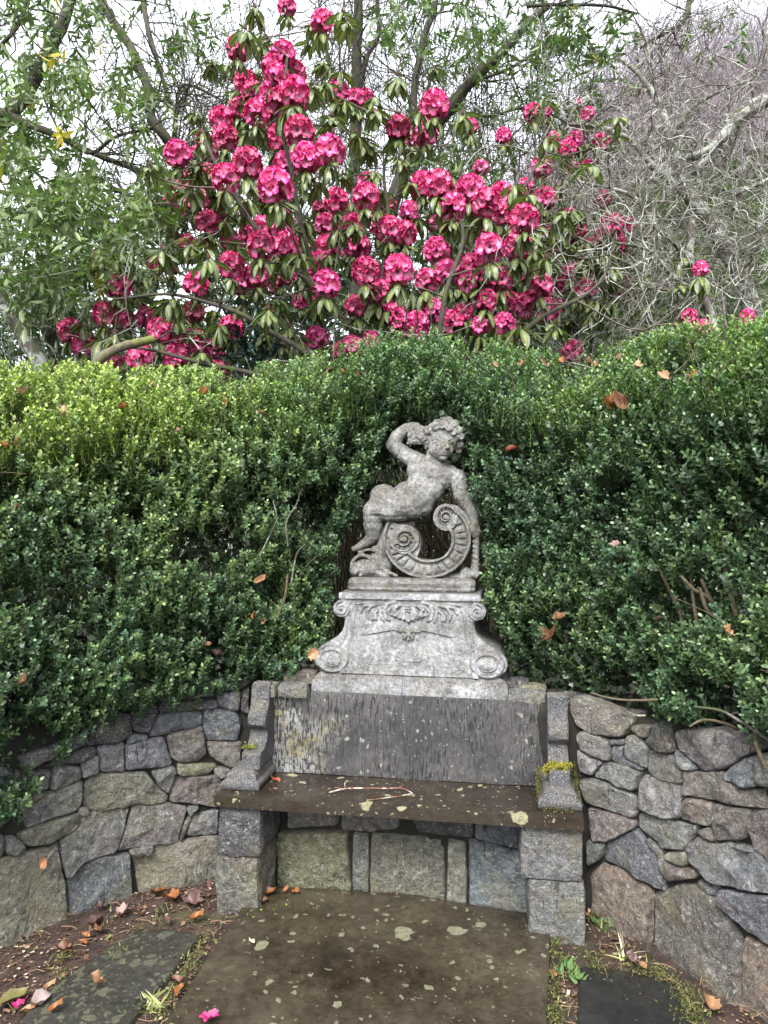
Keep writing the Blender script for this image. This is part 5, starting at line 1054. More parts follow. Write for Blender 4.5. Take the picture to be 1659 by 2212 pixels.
# evergreen with hanging leaves, upper left
tl, inv = tree_root("evergreen_tree", (-3.6, 7.5, .3), "leafy evergreen tree with long hanging leaves filling the upper left", "tree")
limb([(-120, 1080, 7.4), (-60, 700, 7.4), (-40, 400, 7.3), (60, 190, 7.2), (160, -40, 7.2)], .11, .05, M_bark, tl, inv, "trunk", 10, .08)
lb = [limb(p, a, b, M_bark, tl, inv) for p, a, b in (([(-60, 225, 7.2), (0, 243, 7.1), (65, 270, 7.0), (150, 305, 7.0), (235, 345, 7.0), (345, 392, 7.1)], .045, .02), ([(205, -30, 7.5), (250, 45, 7.4), (290, 110, 7.3), (322, 190, 7.2), (325, 250, 7.2), (348, 290, 7.2), (372, 325, 7.3)], .04, .05),
   ([(235, 402, 6.9), (290, 430, 6.9), (350, 466, 7.0)], .022, .02), ([(305, -10, 7.8), (322, 55, 7.7), (350, 150, 7.6), (365, 210, 7.5)], .03, .018), ([(150, 305, 7.0), (200, 330, 6.9), (250, 300, 6.8), (330, 282, 6.9)], .02, .012), ([(372, 325, 7.3), (380, 230, 7.5), (400, 180, 7.6), (470, 210, 7.7)], .025, .01), ([(60, -20, 7.0), (40, 60, 7.0), (-20, 120, 7.0)], .02, .015))]
t = Tubes()
for c_ in lb:
    for _ in range(9): k_ = rng.integers(1, len(c_)); d = rng.normal(0, 1, 3); crooked(t, c_[k_], d / np.linalg.norm(d), rng.uniform(.5, 1.1), .009, 2, .4)
o = t.obj("twigs", M_bark, tl, kind="stuff"); o.matrix_parent_inverse = inv
crown([(60, 60, 190, 110, 6.2, 8.5, 150), (240, 40, 150, 90, 6.2, 8.5, 90), (90, 190, 170, 90, 6.0, 8, 130), (230, 200, 130, 80, 6.2, 8, 80), (60, 370, 170, 95, 5.6, 7.6, 250), (180, 400, 170, 90, 5.6, 7.6, 240), (110, 500, 210, 90, 5.4, 7.6, 330), (60, 590, 130, 60, 5.4, 7, 120), (300, 480, 100, 80, 6, 7.4, 100), (260, 340, 110, 60, 6, 7.4, 40), (350, 130, 100, 110, 7, 9, 55), (420, 40, 110, 60, 7, 9, 30), (-160, 300, 200, 350, 5.5, 7.5, 200), (0, 280, 90, 50, 6, 7.5, 40), (190, 590, 140, 60, 5.8, 7, 80)],
      [(.06, .09, .045), (.18, .235, .105)], tl, inv, .012)
# evergreen with drooping leaves at top centre and right of the rhododendron
tc_, inv = tree_root("evergreen_tree", (1.2, 8.6, .5), "evergreen tree with thin foliage behind the rhododendron, dark limb slanting up to the right", "tree")
lb = [limb(p, a, b, M_bark, tc_, inv, nm) for p, a, b, nm in (([(870, 1050, 8.4), (850, 700, 8.4), (840, 480, 8.4), (880, 360, 8.3), (970, 232, 8.2), (1015, 178, 8.1), (1080, 118, 8.0), (1140, 48, 8.0), (1185, 10, 8.0)], .10, .035, "trunk"), ([(1015, 178, 8.1), (1100, 150, 8.0), (1180, 100, 8.0), (1250, 95, 8.1)], .02, .01, "branch"), ([(1385, 102, 8.3), (1430, 70, 8.2), (1472, 45, 8.2), (1490, -10, 8.2)], .016, .03, "branch"), ([(1140, 12, 7.7), (1210, 5, 7.7), (1290, 12, 7.7), (1380, 25, 7.8)], .02, .012, "branch"), ([(970, 232, 8.2), (1060, 250, 8), (1150, 235, 8), (1260, 290, 8)], .02, .012, "branch"))]
t = Tubes()
for c_ in lb:
    for _ in range(12): k_ = rng.integers(1, len(c_)); d = rng.normal(0, 1, 3); crooked(t, c_[k_], d / np.linalg.norm(d), rng.uniform(.5, 1.2), .009, 2, .4)
o = t.obj("twigs", M_bark, tc_, kind="stuff"); o.matrix_parent_inverse = inv
crown([(1060, 60, 150, 80, 6.6, 8.6, 110), (1180, 110, 140, 90, 6.6, 8.6, 110), (1120, 200, 150, 80, 6.8, 8.6, 90), (1240, 40, 130, 60, 6.8, 8.8, 60), (1300, 140, 80, 60, 7.2, 8.8, 35), (960, 60, 80, 80, 7, 8.6, 40), (860, 30, 90, 50, 7, 8.6, 40), (1330, 60, 80, 60, 7.4, 9, 25), (890, 180, 80, 60, 7, 8.5, 20), (1050, 330, 120, 60, 7.2, 8.6, 35), (1210, 330, 80, 60, 7.4, 8.8, 22), (960, 340, 60, 40, 7, 8, 16), (1570, 60, 90, 50, 7.5, 9, 14), (700, 330, 110, 90, 7.2, 8.6, 30), (480, 500, 60, 80, 6.6, 8, 25)],
      [(.055, .09, .042), (.15, .20, .09)], tc_, inv, .006)
tb, inv = tree_root("slender_tree", (-.5, 9.4, .6), "slim dark trunked tree standing behind the top of the rhododendron", "tree")
lb = [limb(p, a, b, M_bark, tb, inv, nm) for p, a, b, nm in (([(780, 1000, 9.4), (770, 600, 9.4), (765, 330, 9.3), (768, 170, 9.2), (775, 60, 9.2), (772, -40, 9.2)], .085, .05, "trunk"), ([(765, 230, 9.2), (790, 130, 9.2), (815, 70, 9.2), (820, -30, 9.2)], .03, .025, "branch"), ([(740, 260, 9.3), (720, 200, 9.3), (705, 100, 9.3), (690, 20, 9.3)], .022, .015, "branch"), ([(900, 500, 9.2), (892, 210, 9.2), (905, 130, 9.2), (935, 20, 9.2), (945, -40, 9.2)], .05, .035, "branch"))]
t = Tubes()
for c_ in lb:
    for _ in range(20): k_ = rng.integers(len(c_) // 3, len(c_)); d = rng.normal(0, 1, 3) + np.array([0, 0, .3]); crooked(t, c_[k_], d / np.linalg.norm(d), rng.uniform(.7, 1.6), .008, 3, .35, kids=(2, 4))
o = t.obj("twigs", M_bark, tb, kind="stuff"); o.matrix_parent_inverse = inv
# bare, lichen covered tree with crooked twigs at the right
tr, inv = tree_root("bare_tree", (3.6, 7.4, .4), "bare crooked tree with pale lichened limbs filling the right side", "tree")
lb = [limb(p, a, b, M_lich, tr, inv, nm, 9, .05) for p, a, b, nm in (([(1700, 1050, 6.6), (1660, 780, 6.6), (1625, 690, 6.6), (1592, 590, 6.6), (1530, 480, 6.6), (1490, 430, 6.6), (1476, 350, 6.6)], .095, .05, "trunk"), ([(1780, 150, 6.4), (1659, 222, 6.4), (1595, 268, 6.5), (1530, 335, 6.5), (1476, 350, 6.6)], .06, .035, "branch"), ([(1700, 170, 6.8), (1640, 215, 6.8), (1594, 262, 6.7), (1545, 322, 6.7), (1480, 415, 6.6)], .035, .03, "branch"),
   ([(1476, 350, 6.6), (1446, 300, 6.7), (1430, 238, 6.8), (1390, 170, 6.9), (1340, 130, 7)], .045, .015, "branch"), ([(1490, 430, 6.6), (1450, 392, 6.6), (1405, 350, 6.6), (1358, 305, 6.7), (1300, 278, 6.8), (1230, 270, 7)], .04, .014, "branch"), ([(1560, 800, 6.2), (1535, 700, 6.3), (1515, 640, 6.3), (1500, 560, 6.4), (1490, 480, 6.5)], .04, .03, "branch"),
   ([(1250, 1000, 7.8), (1252, 735, 7.8), (1246, 650, 7.8), (1250, 540, 7.8), (1290, 450, 7.8)], .05, .02, "branch"), ([(1500, 560, 6.4), (1420, 500, 6.3), (1370, 430, 6.3), (1290, 400, 6.4), (1220, 380, 6.5)], .025, .01, "branch"), ([(1530, 480, 6.6), (1590, 430, 6.5), (1659, 400, 6.4), (1740, 350, 6.4)], .025, .015, "branch"), ([(1592, 590, 6.6), (1640, 520, 6.4), (1700, 470, 6.3)], .022, .012, "branch"), ([(1446, 300, 6.7), (1500, 230, 6.7), (1570, 190, 6.8), (1640, 160, 6.9)], .02, .01, "branch"), ([(1515, 640, 6.3), (1450, 600, 6.2), (1400, 540, 6.1), (1330, 520, 6.1)], .02, .01, "branch"))]
t = Tubes()
for c_ in lb:
    for _ in range(8): k_ = rng.integers(len(c_) // 4, len(c_)); d = rng.normal(0, 1, 3) + np.array([-.35, -.1, -.1]); crooked(t, c_[k_], d / np.linalg.norm(d), rng.uniform(.5, 1.15), rng.uniform(.006, .010), 3, .55, 8, .06, (2, 5), 4, .0025)
print("bare twigs", t.n)
o = t.obj("twigs", M_ltwig, tr, kind="stuff"); o.matrix_parent_inverse = inv
# tangle of thin grey shrub stems behind the hedge
sh, inv = tree_root("twiggy_shrub", (0, 6.4, .4), "leafless thicket of thin grey stems behind the hedge", "shrub")
t = Tubes()
for _ in range(190):
    x0 = rng.choice([rng.uniform(-60, 420), rng.uniform(400, 1200), rng.uniform(1150, 1700)]); D = rng.uniform(5.6, 8.2); a = P(x0, 1000, D); a[2] = rng.uniform(.6, 2.2); d = np.array([rng.normal(0, .4), rng.normal(0, .3), 1.0]); crooked(t, a, d / np.linalg.norm(d), rng.uniform(.8, 1.8), rng.uniform(.005, .011), 2, .42, 8, .0, (2, 5), 4, .0018)
o = t.obj("stems", M_ltwig, sh, kind="stuff"); o.matrix_parent_inverse = inv
# trunks at lower left, mossy log
for pts, r0, r1, lab, m in (([(120, 1000, 6.2), (95, 800, 6.2), (60, 740, 6.2), (30, 690, 6.2), (0, 640, 6.2), (-60, 560, 6.2)], .075, .04, "leaning pale bare trunk low at the left, above the hedge", M_lich), ([(150, 1000, 7), (165, 790, 7), (178, 720, 7), (190, 640, 7.1)], .03, .02, "thin upright pale stem just right of the leaning trunk at the left", M_lich)):
    tt_, inv = tree_root("tree_trunk", tuple(P(pts[0][0], pts[0][1], pts[0][2])), lab, "trunk"); limb(pts, r0, r1, m, tt_, inv, "trunk", 10)
lg, inv = tree_root("fallen_log", tuple(P(200, 800, 5.0)), "mossy slanting log among pink flowers behind the left hedge", "log"); limb([(120, 900, 5.0), (190, 800, 5.0), (225, 762, 5.0), (262, 742, 5.05), (330, 730, 5.2)], .035, .028, bark_mat("mossy bark", (.06, .05, .03), (.15, .13, .08), 30, moss=(.13, .15, .03)), lg, inv, "log", 10)
# narrow leaved cabbage palm at the left
cp, inv = tree_root("cabbage_palm", tuple(P(100, 640, 8.0)), "spiky palm with hanging grey green blades at the left above the hedge", "palm")
v0 = np.array([[-.018, 0, 0], [.018, 0, 0], [-.024, .4, -.02], [.024, .4, -.02], [-.016, .75, -.14], [.016, .75, -.14], [0, 1, -.30]]); t0 = np.array([[0, 1, 3], [0, 3, 2], [2, 3, 5], [2, 5, 4], [4, 5, 6]])
n = 95; a = rng.uniform(0, 6.28, n); el = rng.uniform(-1.25, .7, n); M = frames(np.c_[np.cos(a) * np.cos(el), np.sin(a) * np.cos(el), np.sin(el)]); V, T, cc = scatter(v0, t0, M, np.tile(P(105, 590, 8), (n, 1)), rng.uniform(.55, .8, n), None, np.tile([.16, .20, .11], (n, 1)) * rng.uniform(.5, 1.4, (n, 1)))
o = np_obj("blades", V, T, M_leaf, cp, col=cc, kind="stuff"); o.matrix_parent_inverse = inv; limb([(120, 1000, 8.1), (112, 800, 8.1), (105, 600, 8)], .07, .055, M_bark, cp, inv, "trunk", 10)
# glossy blue green shrub in the dark below the flowers
ds, inv = tree_root("dark_shrub", (*P(530, 720, 6.4)[:2], .6), "glossy dark blue green shrub in the gap under the flowers", "shrub")
n = 230; px = rng.normal(535, 48, n); py = rng.normal(735, 45, n); D = rng.uniform(6.1, 6.7, n); p = np.stack([(px - 829.5) / F * D, D, CAM_Z - (py - 1106) / F * D], -1)
V, T, cc = merge([scatter(LV[0][0], np.concatenate([LV[0][1][:, [0, 1, 2]], LV[0][1][:, [0, 2, 3]]]), frames(rng.normal(0, .6, (n, 3)) + np.array([0, -.6, -.1]), rng.uniform(-.5, .5, n)), p, rng.uniform(.10, .15, n), None, np.tile([.022, .05, .05], (n, 1)) * rng.uniform(.6, 1.5, (n, 1)))])
o = np_obj("crown", V, T, leaf_mat("glossy leaf", .22, .08), ds, col=cc, kind="stuff"); o.matrix_parent_inverse = inv
# undergrowth: low leafy mass behind the hedge, and the far bare wood on the hill
def mass(name, n, xr, yr, Dr, size, greens, label, keep=None, dens=-.1, onhill=None):
    px = rng.uniform(*xr, n); py = rng.uniform(*yr, n); D = rng.uniform(*Dr, n); p = np.stack([(px - 829.5) / F * D, D, CAM_Z - (py - 1106) / F * D], -1)
    if onhill: p[:, 2] = hill_z(p[:, 0], p[:, 1]) + rng.uniform(0, 1, n) ** 1.3 * onhill; py = 1106 - F * (p[:, 2] - CAM_Z) / D
    if 1:     k_ = vnoise(p * 1.6) + .5 * vnoise(p * 5) > dens
    if keep is not None: k_ &= keep(px, py)
    p = p[k_]; n = len(p); g = np.array(greens); col = g[0] + (g[1] - g[0]) * rng.uniform(0, 1, (n, 1)); TV, TT, tc = SPR[1]; V, T, cc = scatter(TV, TT, frames(rng.normal(0, .8, (n, 3)) + np.array([0, 0, .2]), rng.uniform(0, 6.28, n)), p, rng.uniform(.7, 1.3, n) * size, tc, col)
    np_obj(name, V, T, M_leaf, col=cc, kind="stuff", label=label)
mass("undergrowth", 6500, (-300, 2000), (540, 1000), (7.0, 9.4), 1.15, [(.02, .035, .018), (.075, .11, .05)], "dark green undergrowth low behind the hedge", None, -.1, 3.1)
mass("ivy_bank", 7000, (950, 2100), (330, 800), (6.8, 9.5), .75, [(.05, .075, .03), (.17, .22, .09)], "loose ivy and bramble on the bank at the right", None, -.02, 4.4)
mass("hill_scrub", 7000, (900, 2200), (330, 800), (9.5, 24), 1.7, [(.03, .042, .02), (.10, .12, .055)], "dark green scrub and ivy over the lower hillside at the right", None, -.15, 1.6)
mass("far_foliage", 6000, (-200, 1250), (450, 1050), (10, 14), 1.7, [(.04, .065, .04), (.13, .17, .11)], "soft grey green trees far behind the left of the rhododendron", lambda x, y: y > 500 + 45 * np.sin(x / 60.0) + 35 * vnoise(np.c_[x / 20, y / 20, 0 * x]), -.25)
t = Tubes()                                                     # bare wood up the hill
for _ in range(4200):
    x = rng.uniform(760, 2000); D = 20 + 28 * rng.random() ** .8; a = P(x, 500, D); a[2] = hill_z(a[0], a[1]) + rng.uniform(-.2, 2.2) * D / 35; d = np.array([rng.normal(.12, .3), rng.normal(0, .2), 1.0])
    ln = rng.uniform(1.2, 3.0); pts = [a]
    for k_ in range(4): d = d + rng.normal(0, .22, 3); pts.append(pts[-1] + d / np.linalg.norm(d) * ln / 4)
    t.add(pts, (rng.uniform(.010, .022), .006), 3)
    for _k in range(3): i_ = rng.integers(1, 4); d2 = d * .6 + rng.normal(0, .5, 3); t.add([pts[i_], pts[i_] + d2 / np.linalg.norm(d2) * ln * .3, pts[i_] + (d2 + rng.normal(0, .3, 3)) / np.linalg.norm(d2) * ln * .55], (.010, .005), 3)
kf = NT("far bare twigs"); _c = kf.ramp(kf.noise(1.5, 3), [(.3, (.09, .07, .08)), (.7, (.36, .30, .33))]); t.obj("bare_wood", kf.fin(_c, .9), kind="stuff", label="mauve grey leafless wood on the hillside, upper right")
t = Tubes()                                                     # fine sky-line twigs left and centre
for _ in range(160):
    x = rng.uniform(350, 1250); D = rng.uniform(10, 15); a = P(x, rng.uniform(330, 640), D); d = np.array([rng.normal(0, .3), 0, 1.0]); crooked(t, a, d, rng.uniform(1.5, 3.2), .014, 2, .25, 6, 0, (3, 6), 3, .004)
t.obj("distant_saplings", M_bark, kind="stuff", label="thin bare saplings against the white sky")

# ------------------------------------------------------------------ litter, moss, fallen leaves
n = 30000; x = rng.uniform(-1.9, 1.7, n); y = rng.uniform(1.2, 3.25, n)
gx = 829.5 + F * x / y; gy = 1106 + F * CAM_Z / y
polys = [[(508, 1975), (352, 2212), (352, 2600), (1185, 2600), (1190, 1990), (1100, 1950), (560, 1925)], [(288, 2015), (437, 2018), (285, 2212), (200, 2600), (-200, 2600), (36, 2212)], [(1252, 2090), (1448, 2116), (1500, 2212), (1500, 2600), (1245, 2600)]]
den = np.ones(n, bool)
for pl in polys: den &= ~(in_poly(gx, gy, pl) & (rng.random(n) > .012))
den &= (vnoise(np.c_[x * 5, y * 5, 0 * x]) + rng.normal(0, .5, n) > -.1)
x, y = x[den], y[den]; n = len(x); z = near_z(x, y) + rng.uniform(.002, .010, n)
on = np.zeros(n, bool)
for pl in polys: on |= in_poly(829.5 + F * x / y, 1106 + F * CAM_Z / y, pl)
z = np.where(on, .016, z)
q = np.array([[-.5, 0, 0], [0, -.22, .12], [.5, 0, .03], [0, .26, .15]]); qt = np.array([[0, 1, 2], [0, 2, 3]])
pal = np.array([(.06, .03, .02), (.13, .07, .04), (.22, .13, .08), (.34, .25, .17), (.10, .035, .03), (.12, .12, .04), (.45, .37, .27)]); c = pal[rng.choice(len(pal), n, p=[.28, .25, .17, .08, .12, .05, .05])]
dirs = np.c_[rng.normal(0, 1, (n, 2)), rng.normal(0, .22, n)]; M = frames(dirs); sc_ = rng.uniform(.004, .016, n) * np.where(rng.random(n) < .1, 2.0, 1)
sc_ = np.where(on, sc_ * .7, sc_); V, T, cc = scatter(q * np.array([.35, 1, 1]) * 1.0 @ np.eye(3), qt, M, np.c_[x, y, z], sc_, None, c); 
q2 = np.array([[-.3, -.5, 0], [.3, -.4, .1], [.25, .5, .05], [-.3, .45, .18]]); V, T, cc = scatter(q2, qt, M, np.c_[x, y, z], sc_, None, c)
np_obj("leaf_litter", V, T, M_litter, col=cc, kind="stuff", smooth=False, label="crumbled brown leaf litter between the flagstones and the walls")
t = Tubes()
for _ in range(420):
    px = rng.choice([rng.uniform(-40, 520), rng.uniform(1190, 1700)]); py = rng.uniform(1900, 2260); g_ = gp(px, py); 
    if any(in_poly(np.array([px]), np.array([py]), pl)[0] for pl in polys) and rng.random() < .93: continue
    a = rng.uniform(0, 6.28); ln = rng.uniform(.02, .08); p0 = np.array([g_[0], g_[1], .0]); d = np.array([math.cos(a), math.sin(a), 0]); t.add([p0, p0 + d * ln * .5 + np.array([0, 0, rng.uniform(.004, .015)]) + rng.normal(0, .003, 3), p0 + d * ln + np.array([0, 0, rng.uniform(0, .01)])], (.0011, .0007), 3, col=np.array([.30, .20, .12]) * rng.uniform(.4, 1.7))
t.obj("dry_stalks", M_litter, kind="stuff", label="thin dry stalks scattered over the soil")
def tuft(name, label, pts, n, h, cols, cat=None, spread=.02, wd=.0025, kind="stuff", lean=.5):
    t_v = np.array([[-1, 0, 0], [1, 0, 0], [-.7, .5, .0], [.7, .5, 0], [0, 1, -.12]]) * np.array([wd / h, 1, 1]); tt = np.array([[0, 1, 3], [0, 3, 2], [2, 3, 4]]); pts = np.array(pts); ii = rng.integers(0, len(pts), n); p = pts[ii] + rng.normal(0, 1, (n, 3)) * np.array([spread, spread, .002]); M = frames(np.c_[rng.normal(0, lean, (n, 2)), np.ones(n)], rng.uniform(0, 6.28, n)); c = np.array(cols)[rng.integers(0, len(cols), n)] * rng.uniform(.7, 1.3, (n, 1))
    V, T, cc = scatter(t_v, tt, M, p, rng.uniform(.6, 1.2, n) * h, None, c); kw = dict(label=label)
    if kind: kw['kind'] = kind
    if cat: kw['category'] = cat
    return np_obj(name, V, T, M_moss, col=cc, **kw)
gr = lambda px, py: [*gp(px, py), 0.0]
tuft("grass_blades", "short yellow green grass and weeds in the gaps of the paving", [gr(*p) for p in ((1285, 1960), (1300, 1985), (1290, 2000), (1320, 2010), (1190, 2040), (1210, 2070), (1200, 2110), (1205, 2150), (1195, 2190), (1180, 2015), (1150, 2010), (1480, 2150), (1490, 2190), (1470, 2170), (230, 1985), (330, 1985), (255, 2060), (420, 2070), (400, 2110), (585, 1905), (410, 2200), (365, 1960), (1230, 2180), (1340, 2060), (1380, 2065), (1215, 2030))], 420, .022, [(.10, .13, .035), (.07, .10, .025), (.20, .19, .07)], spread=.03)
def moss(name, label, pts, n, r, cols, sz=.006):
    pts = np.array(pts); ii = rng.integers(0, len(pts), n); p = pts[ii] + rng.normal(0, 1, (n, 3)) * r; M = frames(rng.normal(0, .6, (n, 3)) + np.array([0, -.3, .8]), rng.uniform(0, 6.28, n)); tv = np.array([[-.35, 0, 0], [.35, 0, 0], [0, 1, .1], [0, .3, .4]]); tt = np.array([[0, 1, 2], [0, 3, 2], [1, 3, 2]]); c = np.array(cols)[rng.integers(0, len(cols), n)] * rng.uniform(.65, 1.3, (n, 1)); V, T, cc = scatter(tv, tt, M, p, rng.uniform(.6, 1.4, n) * sz, None, c); return np_obj(name, V, T, M_moss, col=cc, kind="stuff", label=label)
bl = lambda x, y, z: [*bench_frame(x, y), z]
moss("moss", "bright yellow moss capping the foot of the right bench arm", [bl(.585 + .014 * i, .105 + .012 * (i % 2), .582 + .004 * (i % 3)) for i in range(6)] + [bl(.572, .12, .565)], 1100, np.array([.007, .010, .0045]), [(.28, .25, .025), (.21, .20, .02), (.34, .31, .05)], .008)
moss("moss", "dull olive moss down both sides of the right bench arm foot", [bl(.545, .06 + .02 * i, .46 + .008 * i) for i in range(9)] + [bl(.685, .06 + .02 * i, .47 + .01 * i) for i in range(9)] + [bl(.62 + .02 * i, .025, .452) for i in range(-3, 3)], 1100, np.array([.006, .012, .012]), [(.10, .10, .025), (.07, .075, .02), (.15, .14, .035)], .006)
moss("moss", "lime green creeping plants on the paving by the left bench support", [gr(*p) for p in ((551, 1972), (568, 1968), (603, 1962), (628, 1950), (612, 1966), (541, 1978), (590, 1972))], 420, np.array([.012, .014, .004]), [(.32, .46, .05), (.22, .34, .04)], .010)
moss("moss", "green moss edging the flagstones at the right", [gr(*p) for p in ((1150, 2018), (1170, 2022), (1190, 2030), (1196, 2060), (1192, 2100), (1190, 2140), (1192, 2180), (1198, 2205), (1470, 2130), (1480, 2160), (1500, 2180), (1490, 2200), (1420, 2100), (1380, 2095), (1290, 2088), (1275, 2060), (1440, 2108), (1475, 2200))], 2400, np.array([.022, .022, .004]), [(.10, .115, .03), (.065, .08, .022), (.16, .16, .045)], .008)
moss("moss", "thin moss in the joint left of the wide flagstone", [gr(*p) for p in ((420, 2060), (408, 2085), (395, 2110), (380, 2135), (365, 2165), (350, 2190), (430, 2040), (445, 2020), (250, 2060), (140, 2065), (120, 2140), (130, 2100))], 800, np.array([.018, .018, .003]), [(.20, .18, .06), (.12, .13, .04)], .008)
moss("moss", "tiny moss tufts on the foot of the left bench arm", [bl(-.63 + .012 * i, .13, .592) for i in range(4)] + [bl(-.57, .2, .53), bl(-.56, .22, .53)], 160, np.array([.007, .006, .004]), [(.26, .28, .04), (.16, .2, .04)], .008)

# individual fallen leaves
def drymesh(kind, seed):
    r = np.random.default_rng(seed)
    if kind == 'oval': out = [(0, -.5), (.16, -.36), (.26, -.12), (.27, .1), (.19, .32), (.06, .47), (0, .55)]; out = out + [(-x, y) for x, y in out[1:-1][::-1]]
    elif kind == 'petal': out = [(math.cos(a) * (.42 + .05 * math.cos(5 * a) + .04 * math.sin(11 * a)), math.sin(a) * (.34 + .05 * math.cos(5 * a) + .03 * math.sin(9 * a))) for a in np.linspace(0, 2 * math.pi, 25)[:-1]]
    else: out = [(0, -.5), (.10, -.34), (.28, -.34), (.27, -.20), (.40, -.04), (.33, .08), (.33, .26), (.20, .28), (.12, .40), (0, .52)]; out = out + [(-x * .92, y * 1.03) for x, y in out[1:-1][::-1]]
    out = np.array(out); n = len(out); V = [(0, 0)]; rings = [.35, .7, 1.0]
    for q in rings: V += [tuple(v * q) for v in out]
    V = np.array(V); z = (.3 if kind == 'petal' else 1) * r.uniform(.7, 1.5) * (V[:, 0] ** 2) * 2.2 + r.uniform(-.2, .9) * V[:, 1] ** 2 + .28 * vnoise(np.c_[V * 3.5, np.full(len(V), seed * 3.3)]) + .05 * vnoise(np.c_[V * 9, np.full(len(V), seed)]); V = np.c_[V, z - z.min()]; T = [(0, 1 + i, 1 + (i + 1) % n) for i in range(n)]
    for k_ in range(2): a = 1 + k_ * n; T += [x for i in range(n) for x in ((a + i, a + n + i, a + n + (i + 1) % n), (a + i, a + n + (i + 1) % n, a + (i + 1) % n))]
    return np_mesh("fallen_leaf", V, np.array(T), M_dry)
DM = {k_: [drymesh(k_, s_) for s_ in range(3)] for k_ in ('oval', 'lobed', 'petal')}
OR, BR, PU, TN, PK, RD, GY = (.28, .105, .030), (.14, .060, .028), (.12, .068, .060), (.33, .19, .095), (.42, .03, .15), (.17, .035, .015), (.15, .14, .04)
def drop(p, size, kind, col, label, tilt=(0, 0), rz=None, group="dead leaves on the ground", cat="leaf", name="fallen_leaf", seed=0):
    me = DM[kind][seed % 3]; o = bpy.data.objects.new(name, me); C.objects.link(o); o.location = p; o.rotation_euler = (tilt[0], tilt[1], rng.uniform(0, 6.28) if rz is None else rz); o.scale = (size,) * 3; o.color = (*col, 1); o['label'] = label; o['category'] = cat
    if group: o['group'] = group
GL = [(372, 1939, .09, 'lobed', OR, "large bright orange lobed leaf on the soil left of the left support"), (337, 1928, .07, 'oval', BR, "orange brown leaf lying just left of the large orange lobed leaf"), (352, 1920, .05, 'oval', OR, "narrow orange leaf against the wall foot behind the lobed leaf"), (416, 1946, .085, 'lobed', PU, "crumpled purplish brown leaf near the left support"), (424, 1979, .06, 'oval', OR, "folded orange leaf in front of the crumpled purplish leaf"), (362, 1984, .05, 'oval', PU, "dull brown leaf on the soil below the lobed leaf"), (218, 1955, .06, 'lobed', PU, "pinkish torn leaf by the wall foot at the left"), (264, 1971, .075, 'lobed', (.36, .25, .22), "pale pinkish crumpled leaf on the soil at left"), (208, 1990, .08, 'lobed', PU, "dark purple brown leaf pile piece at the left"), (212, 2006, .06, 'lobed', BR, "brown leaf just in front of the dark purple one"), (140, 2052, .07, 'lobed', BR, "reddish brown leaf beside the lichened flagstone"), (178, 2030, .04, 'oval', OR, "small orange leaf near the wall at the left"), (186, 2015, .035, 'oval', OR, "smallest orange leaf near the left wall"), (385, 2118, .06, 'oval', BR, "brown leaf in the joint beside the wide flagstone"), (388, 2135, .055, 'oval', OR, "orange leaf in the joint beside the wide flagstone"), (88, 2163, .09, 'oval', (.34, .27, .26), "pale pinkish grey leaf at the lower left corner"), (120, 2188, .05, 'oval', OR, "small orange leaf on the lower left flagstone edge"), (24, 2157, .10, 'oval', GY, "long green brown leaf at the lower left edge"), (60, 2180, .06, 'oval', TN, "tan leaf beside the pink petal, lower left"), (105, 2128, .045, 'oval', TN, "small upright tan leaf left of the lichened flagstone"), (576, 1938, .075, 'oval', OR, "orange leaf standing against the left support"), (570, 1955, .05, 'oval', BR, "folded brown leaf at the foot of the left support"), (616, 1932, .04, 'oval', OR, "left one of two orange leaves on the paving edge under the seat"), (638, 1934, .05, 'lobed', OR, "right one of two orange leaves on the paving edge under the seat"), (712, 1921, .03, 'oval', BR, "small curled brown leaf at the base of the riser"), (1285, 1979, .075, 'lobed', TN, "tan leaf by the right wall foot next to the support"), (1296, 1962, .04, 'oval', (.30, .33, .05), "yellow green leaf above the tan one by the right wall"), (1535, 2167, .075, 'lobed', TN, "tan lobed leaf at the lower right corner"), (1363, 2072, .06, 'lobed', PU, "dark maroon leaf behind the right flagstone"), (1387, 2080, .05, 'oval', TN, "small tan leaf next to the maroon one"), (1195, 2098, .03, 'oval', OR, "small orange leaf in the joint right of the wide flagstone")]
for i, (px, py, s_, kd, col, lab) in enumerate(GL):
    x, y = gp(px, py, .01); hz = .02 if any(in_poly(np.array([px]), np.array([py]), pl)[0] for pl in polys) else 0.0; drop((x, y, hz - .001), s_, kd, col, lab, (rng.uniform(-.25, .25), rng.uniform(-.25, .25)), seed=i)
x, y = gp(204, 2127, .02); drop((x, y, .022), .065, 'lobed', (.36, .19, .10), "brown leaf lying alone on the lichened flagstone", (.5, .2), seed=1); x, y = gp(221, 2083 - 64, .02); drop((x + .55, y - .05, .02), .03, 'oval', (.5, .38, .3), "tiny pale leaf on the back of the lichened flagstone")
x, y = gp(42, 2172, .01); drop((x, y, .01), .055, 'petal', PK, "pink fallen petal in the lower left corner", group="fallen pink flowers", cat="petal", name="fallen_petal"); x, y = gp(452, 2205, .02); drop((x, y, .022), .07, 'petal', PK, "pink fallen flower on the wide flagstone at the bottom", group="fallen pink flowers", cat="petal", name="fallen_petal", seed=1)
drop(bl(-.515, .15, .452), .055, 'oval', (.38, .10, .05), "reddish brown leaf on the seat by the left arm", (.3, .5), 1.2, group=None)
w = PL.world(np.array([PL.from_px(82, 1857)[0]]), np.array([PL.from_px(82, 1857)[1]]), np.array([.035]))[0]; drop(w, .05, 'oval', (.46, .22, .12), "orange leaf stuck to the lowest big stone of the left wall", (R(80), 0), .5, group=None)
drop((P(676, 1413, 3.10)), .06, 'lobed', (.40, .22, .12), "brown leaf caught on the left lower scroll of the pedestal", (R(75), .3), 0, group=None)
